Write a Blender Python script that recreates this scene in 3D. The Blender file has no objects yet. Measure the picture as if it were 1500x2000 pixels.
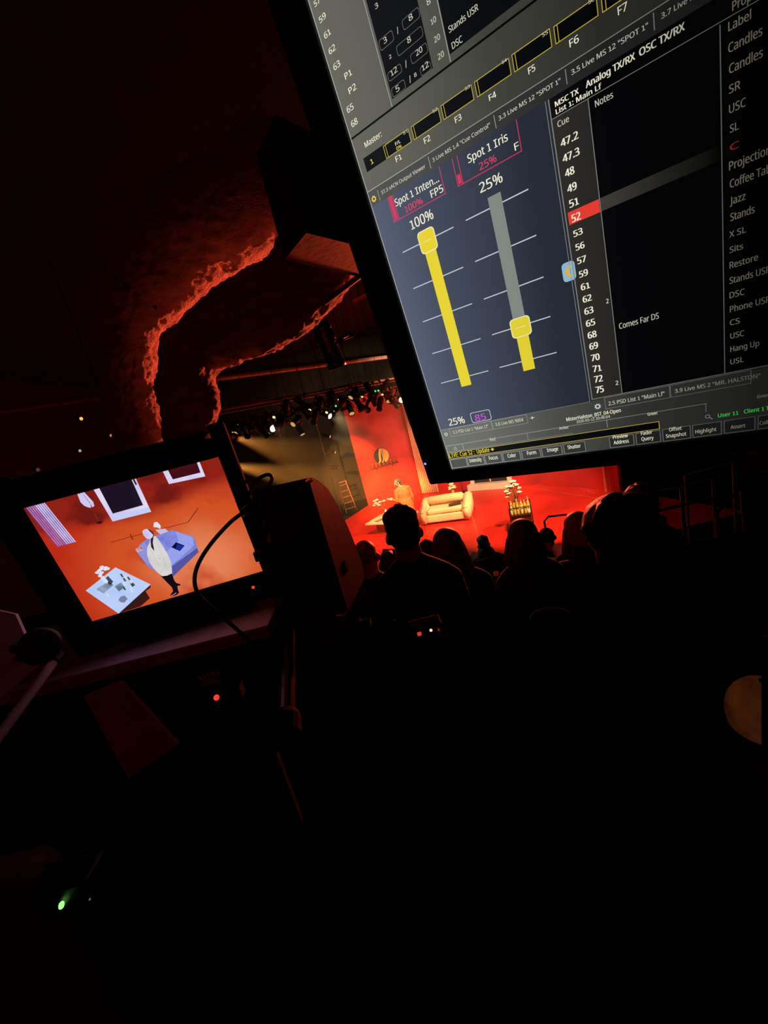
import bpy, bmesh, math, random
from mathutils import Vector, Matrix, Euler
random.seed(7)
SC = bpy.context.scene
COL = SC.collection
R = math.radians

# ------------------------------------------------------------------ camera
CAM_H = 3.6
FPX = 806.0                                   # focal length in pixels of a 1500 x 2000 frame
_d = Vector((824, 3214, 806)).normalized()    # world down seen in camera axes (x right, y down, z forward)
_y = (Vector((0, 0, 1)) - _d * _d.z).normalized()
_x = _d.cross(_y)
if _x.x < 0: _x = -_x
M3 = Matrix((_x, _y, -_d))                    # camera axes -> world
EYE = Vector((0, 0, CAM_H))
def ray(px, py): return M3 @ Vector(((px - 750) / FPX, (py - 1000) / FPX, 1))
def PD(px, py, D): return EYE + ray(px, py) * D                     # at axial distance D
def PZ(px, py, z):                                                  # on the level z
    r = ray(px, py); return EYE + r * ((z - CAM_H) / r.z)
def PY(px, py, Y):
    r = ray(px, py); return EYE + r * (Y / r.y)
cd = bpy.data.cameras.new('camera'); cam = bpy.data.objects.new('camera', cd); COL.objects.link(cam)
mc = M3 @ Matrix(((1, 0, 0), (0, -1, 0), (0, 0, -1)))
cam.matrix_world = Matrix.Translation(EYE) @ mc.to_4x4()
cd.sensor_fit = 'AUTO'; cd.sensor_width = 36; cd.lens = FPX / 2000 * 36
cd.clip_start = .01; cd.clip_end = 200
SC.camera = cam

# ------------------------------------------------------------------ world, exposure
w = bpy.data.worlds.new('world'); SC.world = w; w.use_nodes = True
w.node_tree.nodes['Background'].inputs[0].default_value = (.10, .02, .02, 1)
w.node_tree.nodes['Background'].inputs[1].default_value = .0015
SC.view_settings.view_transform = 'Standard'
SC.view_settings.look = 'None'
SC.view_settings.exposure = 0
SC.view_settings.gamma = 1
SC.view_settings.use_curve_mapping = False
SC.cycles.max_bounces = 6; SC.cycles.diffuse_bounces = 3; SC.cycles.glossy_bounces = 2
SC.cycles.volume_bounces = 0; SC.cycles.transmission_bounces = 4
SC.cycles.sample_clamp_indirect = 3

# stage lamps: position, target, power, colour, cone, lens radius (built with their fixtures below)
WARM = (1, .70, .36); RED = (1, .09, .035)
KEYS = [((1.7, 7.8, 4.3), (.2, 12.3, .3), 980, WARM, 58),
        ((4.9, 8.0, 4.3), (2.2, 13.2, .6), 800, WARM, 62),
        ((2.6, 8.2, 4.3), (.7, 16.4, 2.2), 330, WARM, 66),
        ((-.45, 9.3, 4.0), (-.15, 12.5, .3), 210, WARM, 34),  # extra lamp added to brighten the coffee table
        ((3.6, 7.6, 4.3), (3.6, 10.4, .0), 500, WARM, 60)]
ADDED_RIM = [((3.2, 11.2, 3.1), (-.45, 2.2, 3.75), 6400, RED, 32)]  # unseen red lamp added to rim light ducts, speaker and heads

# ------------------------------------------------------------------ materials
def lin(c):
    return tuple((v / 12.92 if v <= .04045 else ((v + .055) / 1.055) ** 2.4) for v in [q / 255 for q in c])
MATS = {}
def mat(name, rgb, rough=.6, scale=12, var=.25, bump=0., metal=0., spec=.5, stretch=(1, 1, 1), sheen=0., bscale=None):
    if name in MATS: return MATS[name]
    m = bpy.data.materials.new(name); m.use_nodes = True
    nt = m.node_tree; N = nt.nodes; L = nt.links
    b = N['Principled BSDF']
    tc = N.new('ShaderNodeTexCoord'); mp = N.new('ShaderNodeMapping'); mp.inputs['Scale'].default_value = stretch
    L.new(tc.outputs['Object'], mp.inputs[0])
    nz = N.new('ShaderNodeTexNoise'); nz.inputs['Scale'].default_value = scale; nz.inputs['Detail'].default_value = 4
    L.new(mp.outputs[0], nz.inputs['Vector'])
    rp = N.new('ShaderNodeValToRGB'); c = lin(rgb)
    rp.color_ramp.elements[0].position = .3; rp.color_ramp.elements[1].position = .7
    rp.color_ramp.elements[0].color = (*[v * (1 - var) for v in c], 1)
    rp.color_ramp.elements[1].color = (*[min(1, v * (1 + var)) for v in c], 1)
    L.new(nz.outputs['Fac'], rp.inputs[0]); L.new(rp.outputs[0], b.inputs['Base Color'])
    b.inputs['Roughness'].default_value = rough; b.inputs['Metallic'].default_value = metal
    b.inputs['Specular IOR Level'].default_value = spec
    if sheen: b.inputs['Sheen Weight'].default_value = sheen
    if bump:
        nb = N.new('ShaderNodeTexNoise'); nb.inputs['Scale'].default_value = bscale or scale * 3; nb.inputs['Detail'].default_value = 6
        L.new(mp.outputs[0], nb.inputs['Vector'])
        bp = N.new('ShaderNodeBump'); bp.inputs['Strength'].default_value = bump; bp.inputs['Distance'].default_value = .02
        L.new(nb.outputs['Fac'], bp.inputs['Height']); L.new(bp.outputs[0], b.inputs['Normal'])
    MATS[name] = m; return m
def glow(name, rgb, strength=1., ramp=None, span=.22, noise=None, sample=False):
    """light-giving surface: screen pixels, lenses, indicator lights; ramp = brightness along the panel's width"""
    if name in MATS: return MATS[name]
    m = bpy.data.materials.new(name); m.use_nodes = True
    nt = m.node_tree; N = nt.nodes; L = nt.links
    N.remove(N['Principled BSDF'])
    e = N.new('ShaderNodeEmission'); e.inputs[0].default_value = (*lin(rgb), 1); e.inputs[1].default_value = strength
    L.new(e.outputs[0], N['Material Output'].inputs[0])
    tc = N.new('ShaderNodeTexCoord')
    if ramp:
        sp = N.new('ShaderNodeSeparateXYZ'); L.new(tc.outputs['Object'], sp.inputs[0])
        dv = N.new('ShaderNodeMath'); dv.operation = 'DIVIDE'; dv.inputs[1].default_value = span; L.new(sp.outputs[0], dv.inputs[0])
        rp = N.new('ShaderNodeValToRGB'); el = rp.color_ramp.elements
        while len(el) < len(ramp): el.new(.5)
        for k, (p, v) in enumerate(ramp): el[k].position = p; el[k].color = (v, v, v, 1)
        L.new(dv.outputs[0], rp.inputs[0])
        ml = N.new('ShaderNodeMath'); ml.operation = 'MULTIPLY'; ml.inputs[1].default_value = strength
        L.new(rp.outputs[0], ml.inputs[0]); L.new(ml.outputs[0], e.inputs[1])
    if noise:                                     # second colour blended in by a soft noise
        rgb2, sc, lo, hi = noise
        nz = N.new('ShaderNodeTexNoise'); nz.inputs['Scale'].default_value = sc; nz.inputs['Detail'].default_value = 3
        L.new(tc.outputs['Object'], nz.inputs['Vector'])
        rp2 = N.new('ShaderNodeValToRGB'); q = rp2.color_ramp.elements
        q[0].position = lo; q[1].position = hi; q[0].color = (*lin(rgb), 1); q[1].color = (*lin(rgb2), 1)
        L.new(nz.outputs['Fac'], rp2.inputs[0]); L.new(rp2.outputs[0], e.inputs[0])
    if not sample: m.cycles.emission_sampling = 'NONE'
    MATS[name] = m; return m

# ------------------------------------------------------------------ mesh helpers
class G:
    """collects shapes into one bmesh"""
    def __init__(s): s.b = bmesh.new()
    def box(s, c, size, rot=None, bev=0.):
        r = bmesh.ops.create_cube(s.b, size=1)['verts']
        mt = Matrix.Translation(Vector(c)) @ ((rot if rot is not None else Matrix()).to_4x4()) @ Matrix.Diagonal((*size, 1))
        bmesh.ops.transform(s.b, matrix=mt, verts=r)
        if bev:
            ed = list({e for v in r for e in v.link_edges})
            bmesh.ops.bevel(s.b, geom=ed, offset=bev, segments=2, affect='EDGES', profile=.6)
        return s
    def tube(s, pts, rad, n=8, caps=True):
        pts = [Vector(p) for p in pts]; rings = []
        rr = rad if isinstance(rad, (list, tuple)) else [rad] * len(pts)
        t0 = (pts[1] - pts[0]).normalized(); up = Vector((0, 0, 1)) if abs(t0.z) < .9 else Vector((1, 0, 0))
        a = t0.cross(up).normalized()
        for i, p in enumerate(pts):
            t = (pts[min(i + 1, len(pts) - 1)] - pts[max(i - 1, 0)]).normalized()
            a = (a - t * a.dot(t)).normalized(); b = t.cross(a)
            rings.append([s.b.verts.new(p + (a * math.cos(2 * math.pi * k / n) + b * math.sin(2 * math.pi * k / n)) * rr[i]) for k in range(n)])
        for r0, r1 in zip(rings, rings[1:]):
            for k in range(n): s.b.faces.new((r0[k], r0[(k + 1) % n], r1[(k + 1) % n], r1[k]))
        if caps: s.b.faces.new(rings[0][::-1]); s.b.faces.new(rings[-1])
        return s
    def lathe(s, prof, n=16, mt=None):
        rings = []
        for r, z in prof:
            rings.append([s.b.verts.new(Vector((max(r, 1e-4) * math.cos(2 * math.pi * k / n), max(r, 1e-4) * math.sin(2 * math.pi * k / n), z))) for k in range(n)])
        for r0, r1 in zip(rings, rings[1:]):
            for k in range(n): s.b.faces.new((r0[k], r0[(k + 1) % n], r1[(k + 1) % n], r1[k]))
        s.b.faces.new(rings[0][::-1]); s.b.faces.new(rings[-1])
        if mt is not None: bmesh.ops.transform(s.b, matrix=mt, verts=[v for r in rings for v in r])
        return s
    def prism(s, poly, z0, z1, mt=None):
        a = [s.b.verts.new(Vector((x, y, z0))) for x, y in poly]; c = [s.b.verts.new(Vector((x, y, z1))) for x, y in poly]
        n = len(poly); s.b.faces.new(a[::-1]); s.b.faces.new(c)
        for k in range(n): s.b.faces.new((a[k], a[(k + 1) % n], c[(k + 1) % n], c[k]))
        if mt is not None: bmesh.ops.transform(s.b, matrix=mt, verts=a + c)
        return s
    def flat(s, poly, z=0.):
        s.b.faces.new([s.b.verts.new(Vector((x, y, z))) for x, y in poly]); return s
    def ball(s, c, r, sub=2, sq=(1, 1, 1), rot=None):
        v = bmesh.ops.create_icosphere(s.b, subdivisions=sub, radius=r)['verts']
        mt = Matrix.Translation(Vector(c)) @ ((rot if rot is not None else Matrix()).to_4x4()) @ Matrix.Diagonal((*sq, 1))
        bmesh.ops.transform(s.b, matrix=mt, verts=v); return s
    def quadbox(s, q, thick):
        """a slab: four corner points and a thickness vector"""
        a = [s.b.verts.new(Vector(p)) for p in q]; c = [s.b.verts.new(Vector(p) + Vector(thick)) for p in q]
        s.b.faces.new(a[::-1]); s.b.faces.new(c)
        for k in range(4): s.b.faces.new((a[k], a[(k + 1) % 4], c[(k + 1) % 4], c[k]))
        return s
    def obj(s, name, material, parent=None, smooth=False, loc=None, **kw):
        bmesh.ops.recalc_face_normals(s.b, faces=s.b.faces)
        me = bpy.data.meshes.new(name); s.b.to_mesh(me); s.b.free()
        return mesh_obj(name, me, material, parent, smooth, loc, **kw)
def mesh_obj(name, me, material, parent=None, smooth=False, loc=None, **kw):
    o = bpy.data.objects.new(name, me); COL.objects.link(o)
    me.materials.clear(); me.materials.append(material)
    if smooth:
        for p in me.polygons: p.use_smooth = True
    if parent: o.parent = parent
    if loc: o.location = loc
    for k, v in kw.items(): o[k] = v
    return o
def tag(o, label, cat, group=None):
    o['label'] = label; o['category'] = cat
    if group: o['group'] = group
    return o
def thing(name, label, cat, loc=(0, 0, 0), rotz=0, group=None):
    o = bpy.data.objects.new(name, None); COL.objects.link(o); o.empty_display_size = .1
    o.location = loc; o.rotation_euler = (0, 0, rotz)
    return tag(o, label, cat, group)
def struct(g, name, m, **kw): return g.obj(name, m, kind='structure', **kw)
def dup(root, label=None):
    r = root.copy(); COL.objects.link(r)
    for ch in list(root.children):
        c = ch.copy(); COL.objects.link(c); c.parent = r
        for g in list(ch.children):
            d = g.copy(); COL.objects.link(d); d.parent = c
    if label: r['label'] = label
    return r
def look(o, p, target, up='Y'):
    o.location = p; o.rotation_euler = (Vector(target) - Vector(p)).to_track_quat('-Z', up).to_euler()

CEILM = mat('black_ceiling', (15, 12, 12), .9, 3, .3, .08)
DULL = mat('dull_black', (9, 8, 8), .9, 8, .3, 0, spec=.08)
BLACK = mat('black_paint', (16, 14, 14), .7, 8, .3)
MATTE = mat('black_plastic', (14, 13, 14), .45, 60, .2, .05)
STEEL = mat('dark_steel', (40, 38, 38), .4, 30, .25, 0, .7)

# ------------------------------------------------------------------ the room
XL, XR, YB, YF, ZC = -8.5, 9.0, -1.6, 18.4, 6.6
FLOORM = mat('black_floor', (12, 10, 10), .9, 6, .3, .05, spec=.1)
WALLM = mat('black_wall', (42, 34, 32), .8, 3, .3, .08)
BACKM = mat('black_masking_cloth', (40, 32, 26), .9, 2, .3, .1)
struct(G().box(((XL + XR) / 2, (YB + YF) / 2, -.15), (XR - XL, YF - YB, .2)), 'floor', FLOORM)
struct(G().box(((XL + XR) / 2, (YB + YF) / 2, ZC + .1), (XR - XL, YF - YB, .2)), 'ceiling', CEILM)
struct(G().box((XL - .1, (YB + YF) / 2, ZC / 2 - .05), (.2, YF - YB, ZC + .1)), 'wall_left', WALLM)
struct(G().box((XR + .1, (YB + YF) / 2, ZC / 2 - .05), (.2, YF - YB, ZC + .1)), 'wall_right', WALLM)
struct(G().box(((XL + XR) / 2, YB - .1, ZC / 2 - .05), (XR - XL, .2, ZC + .1)), 'wall_back', WALLM)
struct(G().box(((XL + XR) / 2, YF + .1, ZC / 2 - .05), (XR - XL, .2, ZC + .1)), 'wall_front', BACKM)
ROWS = [(2.02, 1.85), (2.82, 1.52), (3.7, 1.18), (4.6, .83), (5.5, .48), (6.45, .13)]
for k, (y, z) in enumerate(ROWS):
    y0, y1 = y - .34, (ROWS[k + 1][0] - .34 if k < 5 else 7.15)
    struct(G().box(((XL + 6.9) / 2, (y0 + y1) / 2, (z - .05) / 2), (6.9 - XL, y1 - y0, z + .05)), 'trim_%d' % (k + 1), FLOORM)
struct(G().box(((XL + XR) / 2, (YB + 1.68) / 2, 1.075), (XR - XL, 1.68 - YB, 2.25)), 'trim_7', FLOORM)   # booth platform
struct(G().box(((XL + XR) / 2, (.935), 2.61), (XR - XL, .23, .86), bev=.01), 'wall_booth_shield', mat('booth_black', (9, 8, 8), 1., 6, .3, 0, spec=0.))  # half wall added to keep the red lamp's light off the desk

struct(G().box(((XL - .2) / 2, .935, 3.1745), (-.2 - XL, .23, .269)), 'wall_shield_left', MATS['booth_black'])  # unseen pier added to shade the ledge items from the red lamp

# ------------------------------------------------------------------ stage deck and set
def deck_mat():
    m = mat('red_stage_paint', (220, 32, 22), .42, 1.1, .22, .03, spec=.35)
    return m
deck = G().prism([(-.58, 16.62), (-1.53, 15), (-5.4, 8.9), (-5.4, 7.25), (6.9, 7.25), (6.35, 10.4), (5.1, 13.6), (1.75, 16.62)], -.05, 0)
struct(deck, 'stage_deck', deck_mat())
LINE = mat('faded_line_paint', (224, 70, 60), .5, 6, .2)
ln = G()
for a, b, wd in [((5.87, 14.0), (5.75, 10.8), .05), ((3.0, 14.4), (1.9, 8.5), .03), ((4.6, 13.9), (5.9, 9.2), .03)]:
    a, b = Vector((*a, .002)), Vector((*b, .002)); t = (b - a).normalized(); nn = Vector((-t.y, t.x, 0)) * wd / 2
    ln.quadbox([a - nn, b - nn, b + nn, a + nn], (0, 0, .003))
struct(ln, 'trim_8', LINE)
REDWALL = mat('red_set_paint', (200, 12, 14), .6, 1.3, .2, .04, spec=.3)
def flat_panel(name, a, b, h, label, m=REDWALL):
    a, b = Vector((*a, 0)), Vector((*b, 0)); t = (b - a).normalized(); nn = Vector((-t.y, t.x, 0)) * .1
    if nn.y < 0: nn = -nn
    root = thing(name, label, 'set wall', a)
    z = Vector((0, 0, h)); o = Vector((0, 0, .001))
    G().quadbox([o, b - a + o, b - a + z, z], nn).obj('face', m, root)
    fr = G()
    L = (b - a).length
    for k in range(4): fr.box((a * 0 + t * (.08 + (L - .16) * k / 3) + nn * 1.5 + Vector((0, 0, h / 2))), (.09, .09, h - .02), Matrix.Rotation(math.atan2(t.y, t.x), 3, 'Z'))
    fr.obj('batten_frame', mat('bare_pine', (120, 84, 50), .8, 20), root)
    return root
flat_panel('set_wall', (-.55, 16.5), (1.68, 16.45), 4.3, 'red painted set wall carrying the round gold emblem and shelf')
# wall with the two white windows, turned towards the right
WA, WB = Vector((1.68, 16.45, 0)), Vector((5.25, 13.2, 0))
flat_panel('set_wall', (1.68, 16.45), (5.25, 13.2), 4.3, 'angled red set wall behind the white window, mostly hidden by the console monitor')
flat_panel('set_wall', (5.25, 13.2), (6.22, 10.43), 3.9, 'right red set wall ending beside the dark side wall')
# strip of trim with a dark slot near the end of the right wall
jb = thing('door_casing', 'pale red upright door casing with dark top at the right edge of the set', 'door frame', (6.06, 10.72, 0), R(109))
JM = mat('pink_casing', (235, 90, 70), .5, 10)
G().box((0, .045, .36), (.07, .06, .72)).obj('casing_board', JM, jb)
G().box((0, .045, 1.3), (.07, .06, 1.14)).obj('casing_slot', mat('dark_slot', (70, 25, 20), .6), jb)

# window with deep white frame
def set_window(s0, wd, z0, z1, label):
    t = (WB - WA).normalized(); p = WA + t * s0; ang = math.atan2(t.y, t.x)
    r = thing('set_window', label, 'window', (p.x, p.y, z0), ang)
    WM = mat('white_gloss_trim', (235, 215, 195), .35, 8, .06)
    h = z1 - z0
    for x in (.07, wd - .07): G().box((x, -.06, h / 2), (.14, .12, h), bev=.012).obj('jamb', WM, r)
    G().box((wd / 2, -.06, h - .07), (wd - .29, .12, .14), bev=.012).obj('head', WM, r)
    G().box((wd / 2, -.16, .11), (wd + .12, .32, .22), bev=.015).obj('sill', WM, r)
    G().box((wd / 2, -.05, h / 2 + .05), (wd - .29, .02, h - .4)).obj('pane', mat('black_window_glass', (14, 14, 18), .08, 4, .1), r)
    for x in (wd / 2,): G().box((x, -.075, h / 2 + .05), (.035, .03, h - .4)).obj('glazing_bar', WM, r)
    return r
set_window(2.35, 1.55, 0.001, 2.6, 'white framed set window standing at floor level behind the sofa, top hidden by the monitor')

# pleated curtain
def curtain():
    a, b = Vector((1.72, 16.22)), Vector((2.28, 15.72)); n = 61; g = G(); cols = []
    t = (b - a).normalized(); nn = Vector((-t.y, t.x)) * -1
    for i in range(n):
        f = i / (n - 1); col = []
        for j in range(9):
            z = .03 + (3.85 - .03) * j / 8
            sp = 1 - .38 * (j / 8) ** 1.2
            q = a + t * ((b - a).length * f * sp) + nn * (.085 * math.sin(f * 2 * math.pi * 8.5 + .5 * math.sin(j)) * (1 - .03 * j))
            col.append(g.b.verts.new((q.x, q.y, z)))
        cols.append(col)
    for c0, c1 in zip(cols, cols[1:]):
        for j in range(8): g.b.faces.new((c0[j], c1[j], c1[j + 1], c0[j + 1]))
    r = thing('pleated_curtain', 'tall pale peach pleated curtain hanging beside the left set wall', 'curtain', (0, 0, 0))
    o = g.obj('cloth', mat('peach_cloth', (240, 158, 124), .8, 6, .1, .1, sheen=.2), r, smooth=True)
    sm = o.modifiers.new('t', 'SOLIDIFY'); sm.thickness = .006
    G().tube([(1.6, 16.33, 3.88), (2.36, 15.66, 3.88)], .02).obj('rod', STEEL, r)
    for x, y in ((1.66, 16.36), (2.33, 15.76)): G().box((x, y, 3.88), (.05, .22, .05)).obj('bracket', STEEL, r)
curtain()

# emblem on the wall
em = thing('emblem', 'round black and gold wall emblem with two leg shaped gold stripes', 'sign', (.45, 16.375, 1.86))
RX = Matrix.Rotation(R(90), 4, 'X')
def disc_poly(r, n=40, x0=-9, x1=9):
    return [(max(x0, min(x1, r * math.cos(2 * math.pi * k / n))), r * math.sin(2 * math.pi * k / n)) for k in range(n)]
G().prism(disc_poly(.31), -.1, .02, RX).obj('disc', mat('black_lacquer', (28, 20, 12), .3), em)
GOLD = mat('gold_leaf', (250, 190, 96), .5, 20, .1)
right = [(.055 + .02 * math.sin(3 * k), .29 - .58 * k / 8) for k in range(9)]
arc = [(.3 * math.cos(a), .3 * math.sin(a)) for a in [R(-68 + 137 * k / 14) for k in range(15)]]
G().prism([(.09, -.275), (.06, -.05), (.085, .1), (.10, .28)] + arc[::-1][1:-1], .02, .03, RX).obj('gold_half', GOLD, em)
G().prism([(-.03, .29), (-.09, .12), (-.11, -.02), (-.12, -.16), (-.17, -.25), (-.13, -.265), (-.04, -.17), (-.02, -.02), (.01, .15), (.05, .29)], .02, .03, RX).obj('gold_leg', GOLD, em)
G().prism([(.055, .29), (.03, .1), (.035, -.05), (.02, -.16), (-.05, -.26), (.01, -.265), (.07, -.17), (.055, -.03), (.07, .12), (.085, .29)], .02, .03, RX).obj('gold_leg', GOLD, em)
# shelf with seven small bottles
sh = thing('wall_shelf', 'narrow dark wall shelf below the round emblem', 'shelf', (-.13, 16.45, 1.45))
sg = G(); sg.box((.58, -.09, .02), (1.18, .2, .035), bev=.005); sg.obj('board', mat('dark_wood', (60, 16, 10), .4, 14), sh)
for x in (.25, .92): G().box((x, -.01, -.06), (.03, .05, .12)).obj('bracket', STEEL, sh)
b0 = thing('bottle', 'small bottle in the row on the shelf under the emblem', 'bottle', (.02, 16.36, 1.487), 0, 'bottles on the wall shelf')
G().lathe([(.035, 0), (.038, .06), (.03, .085), (.013, .1), (.013, .125)], 10).obj('body', mat('ruby_glass', (150, 60, 40), .2), b0, True)
G().lathe([(.017, .123), (.017, .15)], 8).obj('cap', GOLD, b0)
for k in range(1, 7):
    o = dup(b0); o.location.x = .02 + .15 * k

# ------------------------------------------------------------------ sofa, tables, cart
def sofa():
    CLOTH = mat('cream_upholstery', (228, 180, 130), .85, 14, .1, .12, sheen=.1)
    r = thing('sofa', 'cream two seat sofa with rounded back roll and a laptop on its seat', 'sofa', (1.655, 11.54, 0), R(-24.5))
    W, D = 1.52, .86
    G().box((0, D / 2, .17), (W - .04, D - .06, .22), bev=.03).obj('base', CLOTH, r, True)
    for sx in (-1, 1):
        g = G(); g.prism([(0, .04), (D, .04), (D, .64), (D - .12, .68), (D - .3, .62), (.14, .45), (.04, .43), (0, .38)], -.11, .11,
                         Matrix.Translation((sx * (W / 2 - .11), 0, 0)) @ Matrix(((0, 0, 1, 0), (1, 0, 0, 0), (0, 1, 0, 0), (0, 0, 0, 1))))
        bmesh.ops.bevel(g.b, geom=g.b.edges[:], offset=.04, segments=3, affect='EDGES')
        g.obj('arm', CLOTH, r, True)
    G().box((0, .42, .355), (W - .46, .68, .15), bev=.05).obj('seat_cushion', CLOTH, r, True)
    G().box((0, D - .13, .44), (W - .45, .2, .44), bev=.07).obj('backrest', CLOTH, r, True)
    G().lathe([(.03, -W / 2 + .23), (.12, -W / 2 + .25), (.13, 0), (.12, W / 2 - .25), (.03, W / 2 - .23)], 16,
              Matrix.Translation((0, D - .24, .60)) @ Matrix.Rotation(R(90), 4, 'Y')).obj('bolster', CLOTH, r, True)
    for sx in (-1, 1):
        for y in (.07, D - .07): G().lathe([(.02, 0.001), (.028, .07)], 8, Matrix.Translation((sx * (W / 2 - .1), y, 0))).obj('foot', mat('walnut', (52, 30, 18), .4), r)
    return r
sofa()
lap = thing('laptop', 'dark laptop lying closed on the right half of the cream sofa seat', 'laptop', (1.655, 11.54, .433), R(-24.5))
G().box((.3, .36, .012), (.36, .25, .018), Matrix.Rotation(R(14), 3, 'Z'), .005).obj('body', mat('charcoal_metal', (40, 34, 34), .4), lap)
G().box((.3, .36, .026), (.34, .23, .008), Matrix.Rotation(R(14), 3, 'Z'), .003).obj('lid', mat('dark_metal', (30, 26, 28), .35), lap)

def flower_stem(g, p, q): g.tube([p, ((p[0] + q[0]) / 2, (p[1] + q[1]) / 2 + .01, (p[2] + q[2]) / 2), q], .006, 5)
def flower_vase(loc, hv, rv, heads, label, vm, pm, ph=.05):
    r = thing('flower_vase', label, 'vase', loc)
    G().lathe([(rv * .7, 0), (rv, hv * .35), (rv * .75, hv * .7), (rv * .45, hv * .9), (rv * .55, hv)], 14).obj('vase', vm, r, True)
    g = G()
    for h in heads: flower_stem(g, (0, 0, hv * .6), h)
    g.obj('stems', mat('leaf_green', (70, 90, 40), .6), r, True)
    for h in heads:
        f = G()
        for k in range(6):
            a = 2 * math.pi * k / 6 + h[0] * 9
            f.ball((h[0] + ph * .55 * math.cos(a), h[1] + ph * .55 * math.sin(a), h[2] + .01), ph * .55, 1, (1, 1, .6))
        f.ball((h[0], h[1], h[2] + ph * .3), ph * .5, 1)
        f.obj('flower', pm, r, True)
    return r
PETAL = mat('cream_petals', (250, 232, 196), .7, 20, .06)
VASEM = mat('cream_ceramic', (245, 225, 185), .3, 10, .05)

def coffee_table():
    r = thing('coffee_table', 'low pale coffee table on a recessed block base, left of the man', 'table', (-.717, 12.10, 0), math.atan2(-.51, .66))
    tx = Vector((.66, -.51)).normalized(); 
    L, W = 1.35, 1.0
    G().box((L / 2, W / 2 + .1, .40), (L, W, .045), bev=.008).obj('tabletop', mat('cream_tabletop', (242, 214, 170), .4, 5, .08), r)
    G().box((L / 2 + .05, W / 2 + .12, .19), (L * .7, W * .66, .375), bev=.01).obj('base', mat('brown_base', (150, 80, 55), .5, 10), r)
    return r, tx
ct, tx = coffee_table()
ty = Vector((-tx.y, tx.x))
def on_table(a, b): p = Vector((-.717, 12.10)) + tx * a + ty * b; return (p.x, p.y, .4235)
flower_vase(on_table(.5, .62), .26, .06, [(-.24, -.02, .52), (-.15, -.05, .44), (-.18, .03, .6), (-.1, 0, .52), (-.3, .02, .46), (-.2, .0, .48), (-.26, .03, .58), (.02, .02, .52)],
            'cream vase with drooping white flowers on the pale coffee table', VASEM, PETAL, .055)
for k, (a, b, rz, c, lb) in enumerate([(.42, .78, 10, (96, 78, 50), 'dark brown magazine towards the back of the coffee table'), (.4, .36, -18, (150, 120, 80), 'tan magazine near the front edge of the coffee table'),
                              (.55, .66, 35, (70, 60, 40), 'black magazine next to the vase on the coffee table')]):
    mg = thing('magazine', lb, 'magazine', on_table(a, b), R(rz - 38))
    G().box((0, 0, .006), (.21, .28, .01)).obj('pages', mat('paper', (225, 205, 170), .8), mg)
    G().box((0, 0, .013), (.212, .282, .003)).obj('cover', mat('cover_%d' % k, c, .4, 9, .5), mg)

# side table behind the sofa with lit flowers, floor lamp base by the wall
stb = thing('side_table', 'small round side table behind the left end of the sofa', 'table', (2.36, 13.2, 0))
G().lathe([(.16, .32), (.17, .33), (.17, .345), (.16, .355)], 20).obj('tabletop', VASEM, stb)
G().lathe([(.12, .001), (.12, .02), (.02, .04), (.02, .32)], 14).obj('pedestal', VASEM, stb)
flower_vase((2.36, 13.2, .356), .2, .055, [(0, 0, .33), (-.07, .02, .28), (.07, 0, .29), (0, -.07, .26), (.03, .05, .38), (-.04, -.03, .38), (.08, .03, .23), (-.08, -.02, .23), (0, .0, .42)], 'full bunch of white flowers in a small vase behind the sofa', mat('gold_vase', (220, 160, 70), .3), PETAL, .06)
fl = thing('floor_lamp', 'standing lamp with dark base at the red wall, upper part hidden by the monitor', 'lamp', (3.0, 14.75, 0))
G().lathe([(.17, .001), (.17, .02), (.03, .05)], 18).obj('base', MATTE, fl)
G().tube([(0, 0, .04), (.02, 0, 1.5)], .014).obj('pole', MATTE, fl)
lsh = G()
for k in range(14):
    a = 2 * math.pi * k / 14; q = [(math.cos(a) * rr, math.sin(a) * rr, z) for rr, z in ((.05, 1.95), (.13, 1.85), (.17, 1.65), (.12, 1.48))]
    lsh.tube(q, [.02, .035, .04, .02], 6)
lsh.obj('lamp_shade', mat('pale_pleats', (230, 215, 225), .6), fl, True)
tr = thing('telephone', 'red telephone on the floor beside the left sofa arm', 'telephone', (1.28, 12.75, 0))
G().box((0, 0, .05), (.2, .16, .09), bev=.03).obj('body', mat('red_plastic', (190, 20, 20), .3), tr, True)
G().tube([(-.12, 0, .11), (-.08, 0, .135), (.08, 0, .135), (.12, 0, .11)], .022).obj('handset', MATS['red_plastic'], tr, True)
tb = thing('folded_papers', 'pile of white papers beside the red telephone behind the sofa', 'papers', (1.62, 12.86, .0), R(20))
pb = G()
for k in range(6): pb.box((random.uniform(-.01, .01), random.uniform(-.01, .01), .012 + .02 * k), (.3, .22, .018), Matrix.Rotation(random.uniform(-.1, .1), 3, 'Z'))
pb.obj('sheets', mat('white_paper', (245, 225, 190), .8), tb)

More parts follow.
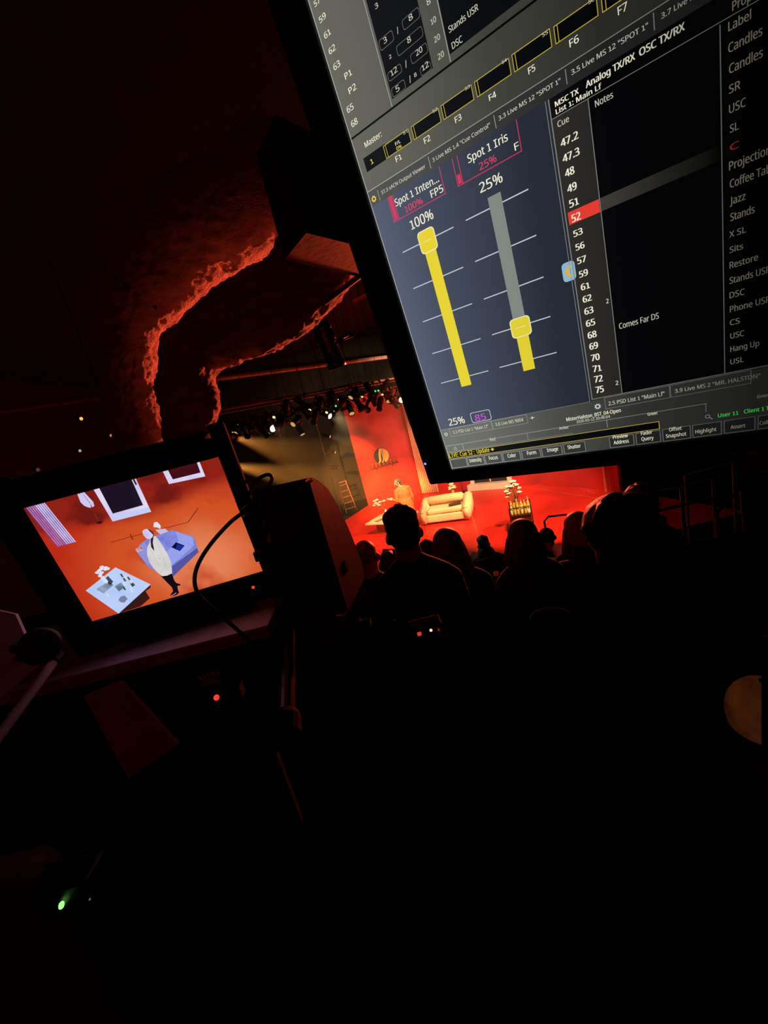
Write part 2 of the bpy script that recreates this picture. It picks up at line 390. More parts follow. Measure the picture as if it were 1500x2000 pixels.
def bar_cart():
    x, y = 3.24, 9.62
    r = thing('bar_cart', 'low dark drinks trolley crowded with glowing bottles at front of the stage', 'trolley', (x, y, 0), R(-20))
    DW = mat('dark_walnut', (74, 34, 22), .4, 12)
    G().box((0, 0, .22), (.46, .5, .34), bev=.01).obj('cabinet', DW, r)
    G().box((0, 0, .415), (.52, .56, .03), bev=.006).obj('tray', DW, r)
    for sx in (-1, 1):
        for sy in (-1, 1):
            G().tube([(sx * .25, sy * .27, .03), (sx * .25, sy * .27, .62)], .012).obj('post', MATTE, r)
            G().ball((sx * .25, sy * .27, .026), .025, 1).obj('wheel', MATTE, r)
    for sy in (-1, 1): G().tube([(-.25, sy * .27, .61), (.25, sy * .27, .61)], .01).obj('rail', MATTE, r)
    AMB = mat('amber_glass', (255, 226, 130), .15, 9, .1)
    CLR = mat('pale_glass', (255, 240, 180), .12, 9, .1)
    GRN = mat('olive_glass', (232, 206, 90), .15, 9, .1)
    CR = Matrix.Rotation(R(-20), 3, 'Z')
    k = 0
    kinds = ['amber', 'pale', 'olive']; protos = {}
    for i in range(6):
        for j in range(7):
            q = Vector((-.2 + .08 * i + random.uniform(-.008, .008), -.235 + .078 * j + random.uniform(-.01, .01), .431))
            if i in (1, 2, 3) and j in (2, 3): continue
            p = CR @ q + Vector((x, y, 0)); kd = random.randrange(3); hgt = (.25, .17, .3)[kd] * random.uniform(.92, 1.1)
            if kd not in protos:
                t = thing('bottle', '', 'bottle', p, 0, 'bottles on the drinks trolley')
                rb = (.031, .036, .03)[kd]
                G().lathe([(rb * .9, 0), (rb, .02), (rb, hgt * .55), (rb * .4, hgt * .72), (rb * .35, hgt * .97)], 12).obj('body', (AMB, CLR, GRN)[kd], t, True)
                G().lathe([(rb * .45, hgt * .965), (rb * .45, hgt * 1.08)], 8).obj('stopper', GOLD, t)
                t['label'] = ('amber glass bottle', 'pale squat decanter', 'tall olive glass bottle')[kd] + ' among the crowd on the dark drinks trolley'
                protos[kd] = t
            else:
                t = dup(protos[kd]); t.location = p
    p = CR @ Vector((-.06, 0, .431)) + Vector((x, y, 0))
    flower_vase(p, .32, .05, [(-.12, .02, .6), (-.16, 0, .5), (-.2, .0, .56), (-.15, .03, .66), (.03, .03, .75), (-.04, 0, .76), (-.07, -.03, .66), (0, .02, .7), (.07, 0, .66), (.12, .02, .56), (.1, -.05, .48), (-.02, .05, .62), (-.19, .03, .42)],
                'tall vase of arching cream flowers on the drinks trolley', mat('olive_vase', (170, 150, 60), .3), PETAL, .065)
bar_cart()

# boom stand with side lights at the far left of the stage (fixtures are added with the rig)
bm_ = thing('boom_stand', 'black lighting boom stand in the dark wing left of the set', 'stand', (-1.62, 15.6, -.05))
G().lathe([(.3, 0.001), (.3, .03), (.05, .06)], 20).obj('base', MATTE, bm_)
G().tube([(0, 0, .04), (0, 0, 3.9)], .026).obj('pole', STEEL, bm_)
for z in (2.05, 2.57, 3.13): G().tube([(0, 0, z), (.28, .0, z)], .018).obj('arm', STEEL, bm_)
ld = thing('step_ladder', 'folding step ladder standing behind the boom left of the red wall', 'ladder', (-1.35, 16.7, -.05), R(15))
LM = mat('worn_aluminium', (150, 90, 70), .35, 20, .3, 0, .6)
for sx in (-1, 1):
    G().tube([(sx * .22, -.3, .012), (sx * .16, 0, 1.25)], .016).obj('front_rail', LM, ld)
    G().tube([(sx * .2, .35, .012), (sx * .15, .02, 1.25)], .014).obj('rear_rail', LM, ld)
for k in range(5):
    f = (k + .7) / 5.2; G().box((0, -.3 * (1 - f), 1.25 * f), (.42 - .1 * f, .09, .025)).obj('step', LM, ld)
G().box((0, .01, 1.26), (.36, .16, .04)).obj('top_cap', LM, ld)

# ------------------------------------------------------------------ text
FONT_A = FONT_B = None
try:                                              # fonts that ship with Blender itself
    import os
    _fd = bpy.utils.system_resource('DATAFILES', path='fonts')
    FONT_A = bpy.data.fonts.load(os.path.join(_fd, 'NotoSansHebrew-Regular.woff2')); FONT_B = bpy.data.fonts.load(os.path.join(_fd, 'DejaVuSansMono.woff2'))
except Exception:
    FONT_A = FONT_B = None
def text_meshes(items):
    """items: (string, bold) -> dict of (verts, faces) with cap height 1"""
    keys = list({(s, b) for s, b in items}); tmp = []
    for s, b in keys + [('H', 0)]:
        cu = bpy.data.curves.new('t', 'FONT'); cu.body = s; cu.size = 1; cu.resolution_u = 3
        if FONT_A: cu.font = FONT_A; cu.font_bold = FONT_B
        if FONT_A:
            for i, ch in enumerate(s): cu.body_format[i].use_bold = ch in '1I'
        o = bpy.data.objects.new('t', cu); COL.objects.link(o); tmp.append(o)
    dg = bpy.context.evaluated_depsgraph_get(); out = {}; res = []
    for o in tmp:
        me = bpy.data.meshes.new_from_object(o.evaluated_get(dg))
        res.append(([v.co.copy() for v in me.vertices], [tuple(p.vertices) for p in me.polygons])); bpy.data.meshes.remove(me)
    cap = max(v.y for v in res[-1][0])
    for k, (vs, fs) in zip(keys, res): out[k] = ([(v.x / cap, v.y / cap) for v in vs], fs)
    for o in tmp: cu = o.data; bpy.data.objects.remove(o); bpy.data.curves.remove(cu)
    return out
def lettering(entries, tm, z):
    """entries (string, x, y, width, height, bold) -> one mesh"""
    V = []; F = []
    for s, x, y, wd, h, b in entries:
        vs, fs = tm[(s, b)]; x0 = min(v[0] for v in vs); x1 = max(v[0] for v in vs); k = wd / max(x1 - x0, 1e-5); n = len(V)
        
        dx = (.09 if b else .035) * h
        for q in (0, 1):              # a second, shifted copy thickens the strokes
            n = len(V); V += [(x + (v[0] - x0) * (k - dx / max(x1 - x0, 1e-5)) + dx * q, y + v[1] * h, z + q * 1e-5) for v in vs]; F += [tuple(i + n for i in f) for f in fs]
    me = bpy.data.meshes.new('lettering'); me.from_pydata(V, [], F); return me
def rrect(x0, y0, x1, y1, r, n=5):
    P = []
    for cx, cy, a0 in ((x1 - r, y1 - r, 0), (x0 + r, y1 - r, 90), (x0 + r, y0 + r, 180), (x1 - r, y0 + r, 270)):
        for k in range(n + 1):
            a = R(a0 + 90 * k / n); P.append((cx + r * math.cos(a), cy + r * math.sin(a)))
    return P

# ------------------------------------------------------------------ console monitor (plane axes measured from the picture; screen units are mm)
TEXTS = [
('57', 3.15, 299.34, 4.26, 2.28, 'w', 0),
('59', 3.26, 292.14, 4.92, 2.46, 'w', 0),
('61', 3.36, 284.99, 4.73, 2.54, 'w', 0),
('62', 3.3, 277.81, 5.01, 2.62, 'w', 0),
('63', 3.2, 270.4, 5.04, 2.71, 'w', 0),
('P1', 8.66, 263.26, 5.11, 2.76, 'w', 0),
('P2', 8.42, 256.27, 5.58, 2.84, 'w', 0),
('65', 3.5, 249.27, 5.06, 2.96, 'w', 0),
('68', 3.55, 241.93, 4.79, 3.05, 'w', 0),
('3', 37.94, 278.53, 2.02, 1.95, 'd', 0),
('8', 54.52, 264.15, 2.47, 2.2, 'd', 0),
('3', 37.67, 263.99, 2.27, 2.3, 'd', 0),
('8', 50.9, 256.9, 2.26, 2.29, 'd', 0),
('2', 38.59, 256.86, 1.47, 1.58, 'd', 0),
('20', 53.94, 249.89, 4.05, 2.35, 'd', 0),
('12', 37.03, 250.01, 4.37, 2.44, 'd', 0),
('8', 50.05, 242.64, 1.6, 1.63, 'd', 0),
('12', 55.34, 242.67, 4.17, 2.41, 'd', 0),
('5', 37.54, 242.3, 2.4, 2.52, 'd', 0),
('/', 46.67, 263.31, 1.0, 2.68, 'd', 0),
('/', 46.47, 248.78, 1.26, 2.86, 'd', 0),
('/', 46.69, 241.84, 1.19, 2.94, 'd', 0),
('8', 65.68, 264.11, 2.18, 2.14, 'd', 0),
('10', 65.64, 256.45, 3.01, 2.21, 'd', 0),
('20', 65.23, 249.29, 3.46, 2.29, 'd', 0),
('20', 65.18, 242.12, 3.58, 2.36, 'd', 0),
('Stands USR', 73.77, 248.69, 16.39, 2.5, 'd', 0),
('DSC', 73.66, 242.13, 5.95, 2.58, 'd', 0),
('Master:', 8.43, 229.01, 12.94, 2.71, 'w', 0),
('1', 8.98, 219.73, 1.99, 2.67, 'y', 0),
('F1', 25.97, 213.07, 4.18, 2.92, 'w', 0),
('F2', 46.45, 212.96, 4.12, 2.79, 'w', 0),
('F3', 66.8, 213.17, 3.94, 2.65, 'w', 0),
('F4', 87.02, 213.07, 3.98, 2.52, 'w', 0),
('F5', 108.14, 213.36, 3.42, 2.58, 'w', 0),
('F6', 127.84, 213.32, 4.15, 2.71, 'w', 0),
('F7', 148.45, 213.4, 3.77, 2.81, 'w', 0),
('F/L', 28.4, 220.62, 3.69, 1.61, 'w', 0),
('0%', 28.29, 218.25, 3.8, 1.63, 'y', 0),
('51', 35.05, 222.96, 3.33, 1.44, 'd', 0),
('52', 55.6, 223.45, 3.02, 1.37, 'd', 0),
('53', 75.81, 223.44, 2.74, 1.31, 'd', 0),
('54', 96.61, 223.7, 2.46, 1.24, 'd', 0),
('55', 116.83, 223.28, 2.61, 1.34, 'd', 0),
('56', 137.52, 223.49, 2.45, 1.26, 'd', 0),
('37.3 sACN Output Viewer', 9.91, 202.35, 33.52, 1.95, 'd', 0),
('3 Live MS 1.4 "Cue Control"', 48.61, 202.73, 36.4, 1.93, 'd', 0),
('3.3 Live MS 12 "SPOT 1"', 89.95, 202.95, 32.09, 1.85, 'd', 0),
('3.5 Live MS 12 "SPOT 1"', 127.13, 203.1, 32.23, 1.94, 'd', 0),
('3.7 Live MS 12', 164.32, 203.23, 17.66, 1.84, 'd', 0),
('MSC TX', 118.03, 194.85, 11.33, 2.17, 'w', 1),
('Analog TX/RX', 132.57, 195.07, 21.11, 2.6, 'w', 1),
('OSC TX/RX', 155.3, 195.11, 17.2, 2.71, 'w', 1),
('List 1: Main Lf', 117.93, 191.78, 21.31, 2.08, 'w', 1),
('Cue', 117.9, 186.26, 5.6, 2.5, 'd', 0),
('Notes', 135.66, 185.86, 7.95, 2.68, 'd', 0),
('47.2', 118.09, 177.49, 8.66, 3.23, 'w', 1),
('47.3', 118.0, 170.53, 8.39, 3.32, 'w', 1),
('48', 118.12, 163.67, 4.74, 3.41, 'w', 1),
('49', 118.18, 156.31, 4.82, 3.51, 'w', 1),
('51', 118.07, 149.07, 4.87, 3.61, 'w', 1),
('52', 118.21, 141.73, 4.75, 3.71, 'w', 1),
('53', 118.04, 134.36, 4.88, 3.13, 'w', 1),
('56', 118.15, 127.22, 4.79, 3.22, 'w', 1),
('57', 118.04, 120.03, 4.85, 3.3, 'w', 1),
('59', 118.02, 112.63, 4.82, 3.39, 'w', 1),
('61', 117.97, 105.46, 4.94, 3.48, 'w', 1),
('62', 118.05, 98.4, 4.97, 3.56, 'w', 1),
('63', 118.04, 91.32, 5.04, 3.65, 'w', 1),
('65', 117.97, 84.09, 5.16, 3.74, 'w', 1),
('68', 117.99, 76.84, 5.06, 3.83, 'w', 1),
('69', 118.06, 69.87, 4.96, 3.92, 'w', 1),
('70', 118.03, 62.56, 5.01, 4.02, 'w', 1),
('71', 118.14, 55.39, 5.05, 4.11, 'w', 1),
('72', 118.11, 48.44, 5.1, 4.2, 'w', 1),
('75', 118.08, 41.28, 4.89, 4.3, 'w', 1),
('2', 130.25, 94.01, 1.28, 2.5, 'w', 0),
('2', 129.97, 44.08, 1.62, 2.59, 'w', 0),
('Prop', 188.53, 192.08, 6.25, 2.96, 'c', 0),
('Label', 187.2, 186.24, 7.39, 3.05, 'c', 0),
('Candles', 187.14, 179.09, 11.11, 3.15, 'c', 0),
('Candles', 187.35, 171.82, 11.16, 3.25, 'c', 0),
('SR', 187.3, 164.78, 3.88, 3.07, 'c', 0),
('USC', 187.24, 157.6, 5.83, 3.17, 'c', 0),
('SL', 187.47, 150.23, 3.17, 2.97, 'c', 0),
('Projection', 187.08, 135.65, 14.73, 3.47, 'c', 0),
('Coffee Table', 187.32, 128.3, 17.06, 3.38, 'c', 0),
('Jazz', 187.26, 121.17, 5.87, 3.21, 'c', 0),
('Stands', 187.4, 114.11, 9.12, 3.3, 'c', 0),
('C', 187.42, 143.28, 3.39, 2.57, 'r', 0),
('X SL', 186.96, 106.88, 6.44, 2.71, 'c', 0),
('Sits', 187.02, 99.82, 5.31, 2.79, 'c', 0),
('Restore', 186.97, 92.45, 11.06, 3.07, 'c', 0),
('Stands USR', 186.91, 85.05, 15.93, 3.15, 'c', 0),
('DSC', 186.86, 77.86, 6.11, 3.02, 'c', 0),
('Phone USR', 186.93, 70.73, 16.23, 3.1, 'c', 0),
('CS', 186.88, 63.86, 4.19, 2.87, 'c', 0),
('USC', 187.01, 56.67, 5.86, 2.95, 'c', 0),
('Hang Up', 186.97, 49.44, 12.16, 3.02, 'c', 0),
('USL', 186.92, 42.42, 5.88, 2.85, 'c', 0),
('Comes Far DS', 135.34, 77.6, 20.11, 3.26, 'd', 0),
('2.5 PSD List 1 "Main Lf"', 124.49, 31.42, 31.02, 2.53, 'd', 0),
('3.9 Live MS 2 "MR. HALSTON"', 160.65, 31.71, 39.2, 2.34, 'c', 0),
('MisterHalston_BST_04-Open', 97.37, 25.53, 33.74, 2.51, 'w', 0),
('2026-05-12 20:46:04', 103.55, 22.91, 20.99, 1.88, 'd', 0),
('Amber', 91.6, 20.02, 6.54, 2.16, 'd', 0),
('Green', 145.6, 19.94, 5.22, 1.93, 'w', 0),
('Green', 198.62, 19.83, 5.04, 1.88, 'w', 0),
('Red', 39.76, 19.85, 4.28, 2.61, 'd', 0),
('User 11', 181.02, 11.67, 9.43, 2.38, 'g', 0),
('Client 1 Tx', 192.9, 11.83, 12.44, 2.32, 'g', 0),
('LIVE: Cue 52 :', 1.44, 10.87, 22.94, 3.63, 'y', 0),
('Update', 26.26, 11.08, 10.92, 3.73, 'y', 0),
('Intensity', 17.71, 4.03, 10.81, 3.35, 'w', 0),
('Focus', 34.92, 3.93, 7.39, 3.25, 'w', 0),
('Color', 50.35, 3.73, 6.64, 3.17, 'w', 0),
('Form', 65.6, 3.86, 6.83, 3.08, 'w', 0),
('Image', 80.4, 4.21, 7.99, 3.0, 'w', 0),
('Shutter', 94.99, 4.23, 8.78, 2.8, 'w', 0),
('Preview', 124.55, 7.19, 8.88, 2.62, 'w', 0),
('Address', 124.55, 3.12, 9.1, 2.66, 'w', 0),
('Fader', 141.0, 7.2, 6.32, 2.54, 'w', 0),
('Query', 140.91, 3.05, 6.83, 2.57, 'w', 0),
('Offset', 156.37, 7.07, 6.58, 2.46, 'w', 0),
('Snapshot', 154.44, 2.81, 10.77, 2.5, 'w', 0),
('Highlight', 169.8, 3.15, 10.4, 2.41, 'w', 0),
('Assert', 186.85, 3.11, 6.72, 2.32, 'w', 0),
('Collect', 199.85, 3.27, 6.92, 2.25, 'w', 0),
('100%', 23.66, 176.12, 16.84, 5.43, 'w', 0),
('25%', 72.24, 176.19, 13.83, 4.88, 'w', 0),
('Spot 1 Inten...', 17.42, 192.34, 32.24, 3.96, 'w', 0),
('100%', 22.95, 186.39, 13.17, 3.55, 'p', 0),
('FP5', 42.26, 186.56, 8.61, 3.85, 'w', 0),
('Spot 1 Iris', 69.13, 192.75, 23.65, 3.94, 'w', 0),
('25%', 74.52, 186.66, 10.29, 3.44, 'p', 0),
('F', 95.31, 186.63, 2.42, 3.27, 'w', 0),
('25%', 9.51, 38.59, 14.0, 5.66, 'w', 0),
('85', 32.26, 38.15, 8.95, 5.0, 'v', 0),
('3.3 PSD List 1 "Main Lf"', 10.6, 31.2, 30.5, 2.6, 'd', 0),
('3.8 Live MS 9004', 46.8, 31.3, 21.5, 2.6, 'd', 0),
('+', 73.2, 31.24, 3.33, 2.81, 'w', 0),
]

def frame_matrix(o, u, v, n):
    m = Matrix((u, v, n)).transposed().to_4x4(); m.translation = Vector(o); return m
CM = frame_matrix((.0669, .3549, 3.5360), Vector((.80116, -.59840, -.00716)).normalized(), Vector((-.11743, -.16894, .97861)).normalized(), Vector((-.58681, -.78318, -.20562)).normalized())
console = thing('lighting_console_monitor', 'large black lighting console monitor tilted at upper right showing yellow faders and a cue list', 'monitor')
console.matrix_world = CM
SW, SH = .56, .335
def mm(p): return [(x / 1000, y / 1000) for x, y in p]
# casing: front bezel ring, back shell
bz = G()
O = rrect(-.0255, -.0125, SW + .025, SH + .022, .006); I = [(0, 0), (SW, 0), (SW, SH), (0, SH)]
bz.box((-.01275, SH / 2 + .005, -.007), (.0255, SH + .0345, .02), bev=.003)
bz.box((SW + .0125, SH / 2 + .005, -.007), (.025, SH + .0345, .02), bev=.003)
bz.box((SW / 2, -.00625, -.007), (SW + .02, .0125, .0195), bev=.002)
bz.box((SW / 2, SH + .011, -.007), (SW + .02, .022, .0195), bev=.003)
bz.obj('bezel', MATTE, console)
G().box((SW / 2, SH / 2, -.032), (SW + .04, SH + .028, .035), bev=.012).obj('back_shell', MATTE, console)
g = G(); g.box((SW * .55, SH * .45, -.062), (.12, .12, .03), bev=.006); g.obj('mount_plate', STEEL, console)
led = G(); led.ball((-.0223, .0095, .0028), .0011, 2); led.obj('power_light', glow('blue_indicator', (110, 140, 255), 2.2), console)
BGR = [(0, 1), (.2, .80), (.45, .40), (.7, .16), (1, .06)]  # ramps paint the panel's viewing-angle fall-off into the emission
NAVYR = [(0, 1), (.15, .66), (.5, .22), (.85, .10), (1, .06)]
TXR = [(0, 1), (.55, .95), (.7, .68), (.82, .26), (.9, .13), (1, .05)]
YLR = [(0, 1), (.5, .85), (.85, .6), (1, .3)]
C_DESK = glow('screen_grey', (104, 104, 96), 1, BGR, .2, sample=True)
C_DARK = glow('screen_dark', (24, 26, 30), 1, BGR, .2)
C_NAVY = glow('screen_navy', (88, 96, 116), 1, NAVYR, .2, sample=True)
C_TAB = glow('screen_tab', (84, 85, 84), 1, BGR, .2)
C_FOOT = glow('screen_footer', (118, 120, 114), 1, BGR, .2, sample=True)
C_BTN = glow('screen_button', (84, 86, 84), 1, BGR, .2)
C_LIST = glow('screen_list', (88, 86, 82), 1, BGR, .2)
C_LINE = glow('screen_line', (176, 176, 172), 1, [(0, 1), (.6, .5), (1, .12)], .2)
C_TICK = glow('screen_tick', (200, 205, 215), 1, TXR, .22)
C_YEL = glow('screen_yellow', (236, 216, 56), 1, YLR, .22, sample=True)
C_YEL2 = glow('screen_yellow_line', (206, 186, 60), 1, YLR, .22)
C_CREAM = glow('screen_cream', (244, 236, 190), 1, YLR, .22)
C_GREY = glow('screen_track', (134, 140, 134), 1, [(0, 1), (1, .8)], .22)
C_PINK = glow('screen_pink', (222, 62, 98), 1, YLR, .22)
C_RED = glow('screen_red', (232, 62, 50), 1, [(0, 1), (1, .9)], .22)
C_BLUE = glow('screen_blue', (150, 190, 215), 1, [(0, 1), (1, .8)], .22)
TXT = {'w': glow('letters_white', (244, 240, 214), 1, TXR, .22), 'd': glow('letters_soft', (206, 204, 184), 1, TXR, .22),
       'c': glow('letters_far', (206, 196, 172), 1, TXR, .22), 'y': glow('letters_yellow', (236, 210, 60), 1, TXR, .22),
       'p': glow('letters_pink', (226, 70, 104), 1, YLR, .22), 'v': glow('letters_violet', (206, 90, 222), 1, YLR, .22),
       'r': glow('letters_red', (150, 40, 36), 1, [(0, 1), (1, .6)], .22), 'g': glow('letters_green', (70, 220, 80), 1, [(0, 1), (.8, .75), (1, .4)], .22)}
scr = G().flat(mm([(0, 0), (SW * 1000, 0), (SW * 1000, SH * 1000), (0, SH * 1000)]), .0001).obj('screen', C_DESK, console)
Z1, Z2, Z3, Z4 = .0002, .00028, .00036, .00044
def quads(name, rects, m, z):
    for x0, y0, x1, y1 in rects: G().flat([(x0 / 1e3, y0 / 1e3), (x1 / 1e3, y0 / 1e3), (x1 / 1e3, y1 / 1e3), (x0 / 1e3, y1 / 1e3)], z).obj(name, m, scr)
def outline(g, P, wd, z):
    """a closed line of width wd along polygon P (mm)"""
    n = len(P); c = Vector((sum(p[0] for p in P) / n, sum(p[1] for p in P) / n))
    w_ = max(p[0] for p in P) - min(p[0] for p in P); h_ = max(p[1] for p in P) - min(p[1] for p in P)
    Q = [((p[0] - c.x) * (1 - 2 * wd / w_) + c.x, (p[1] - c.y) * (1 - 2 * wd / h_) + c.y) for p in P]
    a = [g.b.verts.new((x / 1e3, y / 1e3, z)) for x, y in P]; b = [g.b.verts.new((x / 1e3, y / 1e3, z)) for x, y in Q]
    for k in range(n): g.b.faces.new((a[k], a[(k + 1) % n], b[(k + 1) % n], b[k]))
def frames(name, rects, m, z, wd=.3, r=0):
    for x0, y0, x1, y1 in rects:
        g = G(); outline(g, rrect(x0, y0, x1, y1, r) if r else [(x0, y0), (x1, y0), (x1, y1), (x0, y1)], wd, z); g.obj(name, m, scr)
W_ = SW * 1000; H_ = SH * 1000
quads('fader_panel', [(0.6, 36.4, 115, 199.4)], C_NAVY, Z1)
quads('tab_strip', [(0, 199.4, W_, 207.9)], C_TAB, Z1)
quads('footer', [(0, 0, W_, 36.2)], C_FOOT, Z1)
quads('cue_column', [(115.3, 37.6, 132.8, 199.4)], C_LIST, Z1)
quads('timing_cells', [(34, 241, 61.2, H_), (71.6, 241.2, W_, H_), (133, 38, W_, 190.8), (114.9, 190.9, W_, 207.2 - 7.8)], C_DARK, Z1)
quads('master_cell', [(4.4, 217.6, 21.8, 225)], C_DARK, Z1)
quads('highlight_row', [(133.2, 141.2, 184, 147.4)], glow('screen_highlight', (104, 102, 94), 1, [(0, 1), (.6, .45), (.8, .12), (.92, .01), (1, 0)], .2), Z2)
ln_ = [(0, 207.7, W_, 208.1), (32.4, 238, 32.8, H_), (71, 238.2, 71.5, H_), (115.1, 37.4, 115.6, 199.4), (113.6, 36.4, 113.9, 199.4), (132.7, 38, 133.1, 190.8),
       (115.2, 190.7, W_, 191), (184.3, 38, 184.7, 190), (115.2, 37.5, W_, 37.9), (0, 36.2, 114, 36.4), (0, 0, .5, H_), (46.3, 200.6, 46.7, 206.6), (87.6, 200.6, 88, 206.6), (124.5, 200.9, 124.9, 206.8),
       (161.4, 201, 161.8, 207), (7.6, 200, 7.9, 206), (0.7, 21.4, 176, 21.8), (68.5, 16.5, 68.8, 21.4), (121.9, 16, 122.3, 21.4), (175.2, 16.2, 175.6, 21.6), (15.7, 16.2, 16, 21.6), (0, 15.9, 100, 16.1)]
quads('rule_line', ln_, C_LINE, Z3)
quads('divider', [(0, 236.9, W_, 237.9)], glow('screen_black', (20, 20, 18), 1, BGR, .2), Z2)
fx = [(20, 217.7, 38.8, 224.4), (40.6, 217.7, 59.1, 224.3), (60.6, 217.7, 79.4, 224.4), (81.1, 217.7, 100.1, 224.5), (101.6, 217.7, 120.4, 224.8), (122, 217.7, 140.9, 224.4), (142.5, 217.7, 161.4, 224.2), (163, 217.7, 182, 224.2)]
quads('fader_slot', [(a + .3, b + .3, c - .3, d - .3) for a, b, c, d in fx], C_DARK, Z1)
frames('slot_frame', fx, C_YEL2, Z2, .32)
quads('slot_meter', [(a + 1.5, b, a + 1.8, d) for a, b, c, d in fx], C_YEL2, Z2)
frames('time_box', [(50.3, 262.6, 60.9, 266.9), (34.6, 262.4, 44, 267), (43.7, 255.2, 60.3, 259.6), (50.3, 248.1, 60.8, 252.4), (34.7, 248.5, 44, 252.5), (53.9, 240.9, 60.6, 244.7), (34.6, 241.2, 43.8, 245.5)],
       glow('screen_boxline', (110, 110, 104), 1, BGR, .2), Z2, .3, 1.2)
# two fader columns
quads('scale_tick', [(12.7, y - .3, 51.4, y + .3) for y in (166.55, 143, 120.05, 96.6, 73.55)] + [(59.9, y - .3, 98.6, y + .3) for y in (166.8, 143.2, 120.1, 96.65, 73.75)], C_TICK, Z2)
quads('fader_track', [(75.6, 90, 83.5, 172.2)], C_GREY, Z3)
quads('fader_fill', [(28.35, 66.9, 36.5, 166)], C_YEL, Z3)
quads('fader_fill', [(75.55, 67, 83.45, 96)], C_YEL, Z3)
for x0, y0, x1, y1 in [(26.1, 159.6, 38.6, 172.9), (72.9, 89.7, 86.1, 102.1)]:
    hg = G(); hg.flat(mm(rrect(x0, y0, x1, y1, 2.4)), Z4); hd = hg.obj('fader_handle', C_CREAM, scr)
    hg = G(); hg.flat(mm(rrect(x0 + .65, y0 + .65, x1 - .65, y1 - .65, 1.9)), Z4 + 6e-5); hg.obj('handle_face', C_YEL, scr)
    hg = G(); hg.flat(mm([(x0 + 3.4, (y0 + y1) / 2 - .2), (x1 - 3.4, (y0 + y1) / 2 - .2), (x1 - 3.4, (y0 + y1) / 2 + .2), (x0 + 3.4, (y0 + y1) / 2 + .2)]), Z4 + 1.2e-4); hg.obj('handle_mark', C_CREAM, scr)
quads('readout_frame', [(12.9, 184.9, 51.7, 185.3), (51.3, 184.9, 51.7, 199.3), (12.9, 184.9, 13.3, 199.3), (16.8, 184.9, 17.2, 199.3), (13.9, 185.9, 16.2, 199.3), (60, 184.9, 98.8, 185.3), (98.4, 184.9, 98.8, 199.3),
                        (60, 184.9, 60.4, 199.3), (63.2, 184.9, 63.6, 199.3), (60.8, 185.8, 62.8, 190.5)], C_PINK, Z2)
frames('readout_box', [(29, 37.1, 45.2, 45.5)], C_TICK, Z2, .45, 1.6)
quads('active_cue', [(116.7, 141.1, 132.5, 147.3)], C_RED, Z2)
# arrow button on the list's edge, gears, tabs
ab = G(); ab.flat(mm(rrect(109.3, 112.8, 116.5, 123.2, 2)), Z2); ab.obj('arrow_button', C_BLUE, scr)
ab = G(); ab.flat(mm([(110.6, 118), (113.3, 121.2), (114.4, 120.6), (112.4, 118), (114.4, 115.4), (113.3, 114.8)]), Z3); ab.obj('arrow', glow('screen_amber', (244, 190, 40), 1, YLR, .22), scr)
def gear(cx, cy, r, m):
    g = G(); n = 8; P = []; Q = []
    for k in range(n * 4):
        a = 2 * math.pi * (k + .5) / (n * 4); rr = r if (k // 2) % 2 == 0 else r * .74
        P.append((cx + rr * math.cos(a), cy + rr * math.sin(a))); Q.append((cx + r * .42 * math.cos(a), cy + r * .42 * math.sin(a)))
    a_ = [g.b.verts.new((x / 1e3, y / 1e3, Z3)) for x, y in P]; b_ = [g.b.verts.new((x / 1e3, y / 1e3, Z3)) for x, y in Q]
    for k in range(len(P)): g.b.faces.new((a_[k], a_[(k + 1) % len(P)], b_[(k + 1) % len(P)], b_[k]))
    g.obj('gear_icon', m, scr)
gear(3.5, 202.8, 1.9, C_YEL); gear(4.2, 32, 1.7, C_TICK); gear(118, 32.1, 2, C_TICK)
frames('tab_frame', [(8, 29, 44.1, 36.2), (44.2, 29, 71.2, 36), (122.4, 29.2, 158.2, 37), (158.4, 29.2, 196, 37)], C_LINE, Z2, .25)
cb = [(1, 9.6, 151.5, 15)]
quads('command_line', cb, C_DARK, Z2); frames('command_frame', cb, C_YEL2, Z3, .35)
bt_ = [(0.6, .8, 15.2, 8.8), (16.2, .7, 30.4, 8.6), (31.5, .6, 45.4, 8.4), (46.6, .5, 60.2, 8.2), (61.6, .4, 75.4, 8), (76.6, .4, 90.8, 8), (92.2, .6, 106.7, 8.5), (122.1, .7, 136.6, 8.7), (137.9, .7, 151.6, 8.9), (152.8, .5, 167.4, 9.1),
       (168.4, .6, 182.6, 9), (183.8, .6, 198, 9), (199.2, .6, 213, 9)]
quads('soft_key', bt_, C_BTN, Z2); frames('soft_key_frame', bt_, C_LINE, Z3, .3)
frames('encoder_frame', [(.8, 15.9, 15.8, 21.6)], C_LINE, Z3, .25)
tg = G(); P = [(7, 17.4), (10.2, 17.4), (8.6, 20.2)]; outline(tg, P, .45, Z3); tg.obj('triangle_icon', C_TICK, scr)
dg_ = G(); dg_.flat(mm([(39.6, 11.4), (41, 12.7), (39.6, 14), (38.2, 12.7)]), Z3); dg_.obj('diamond_icon', C_YEL, scr)
mg_ = G(); outline(mg_, [(176.1 + 1.2 * math.cos(2 * math.pi * k / 14), 13.3 + 1.2 * math.sin(2 * math.pi * k / 14)) for k in range(14)], .3, Z3)
mg_.flat(mm([(176.9, 12.3), (178.3, 10.9), (178.6, 11.2), (177.2, 12.6)]), Z3); mg_.obj('search_icon', C_TICK, scr)
_tm = text_meshes([(t[0], t[6]) for t in TEXTS])
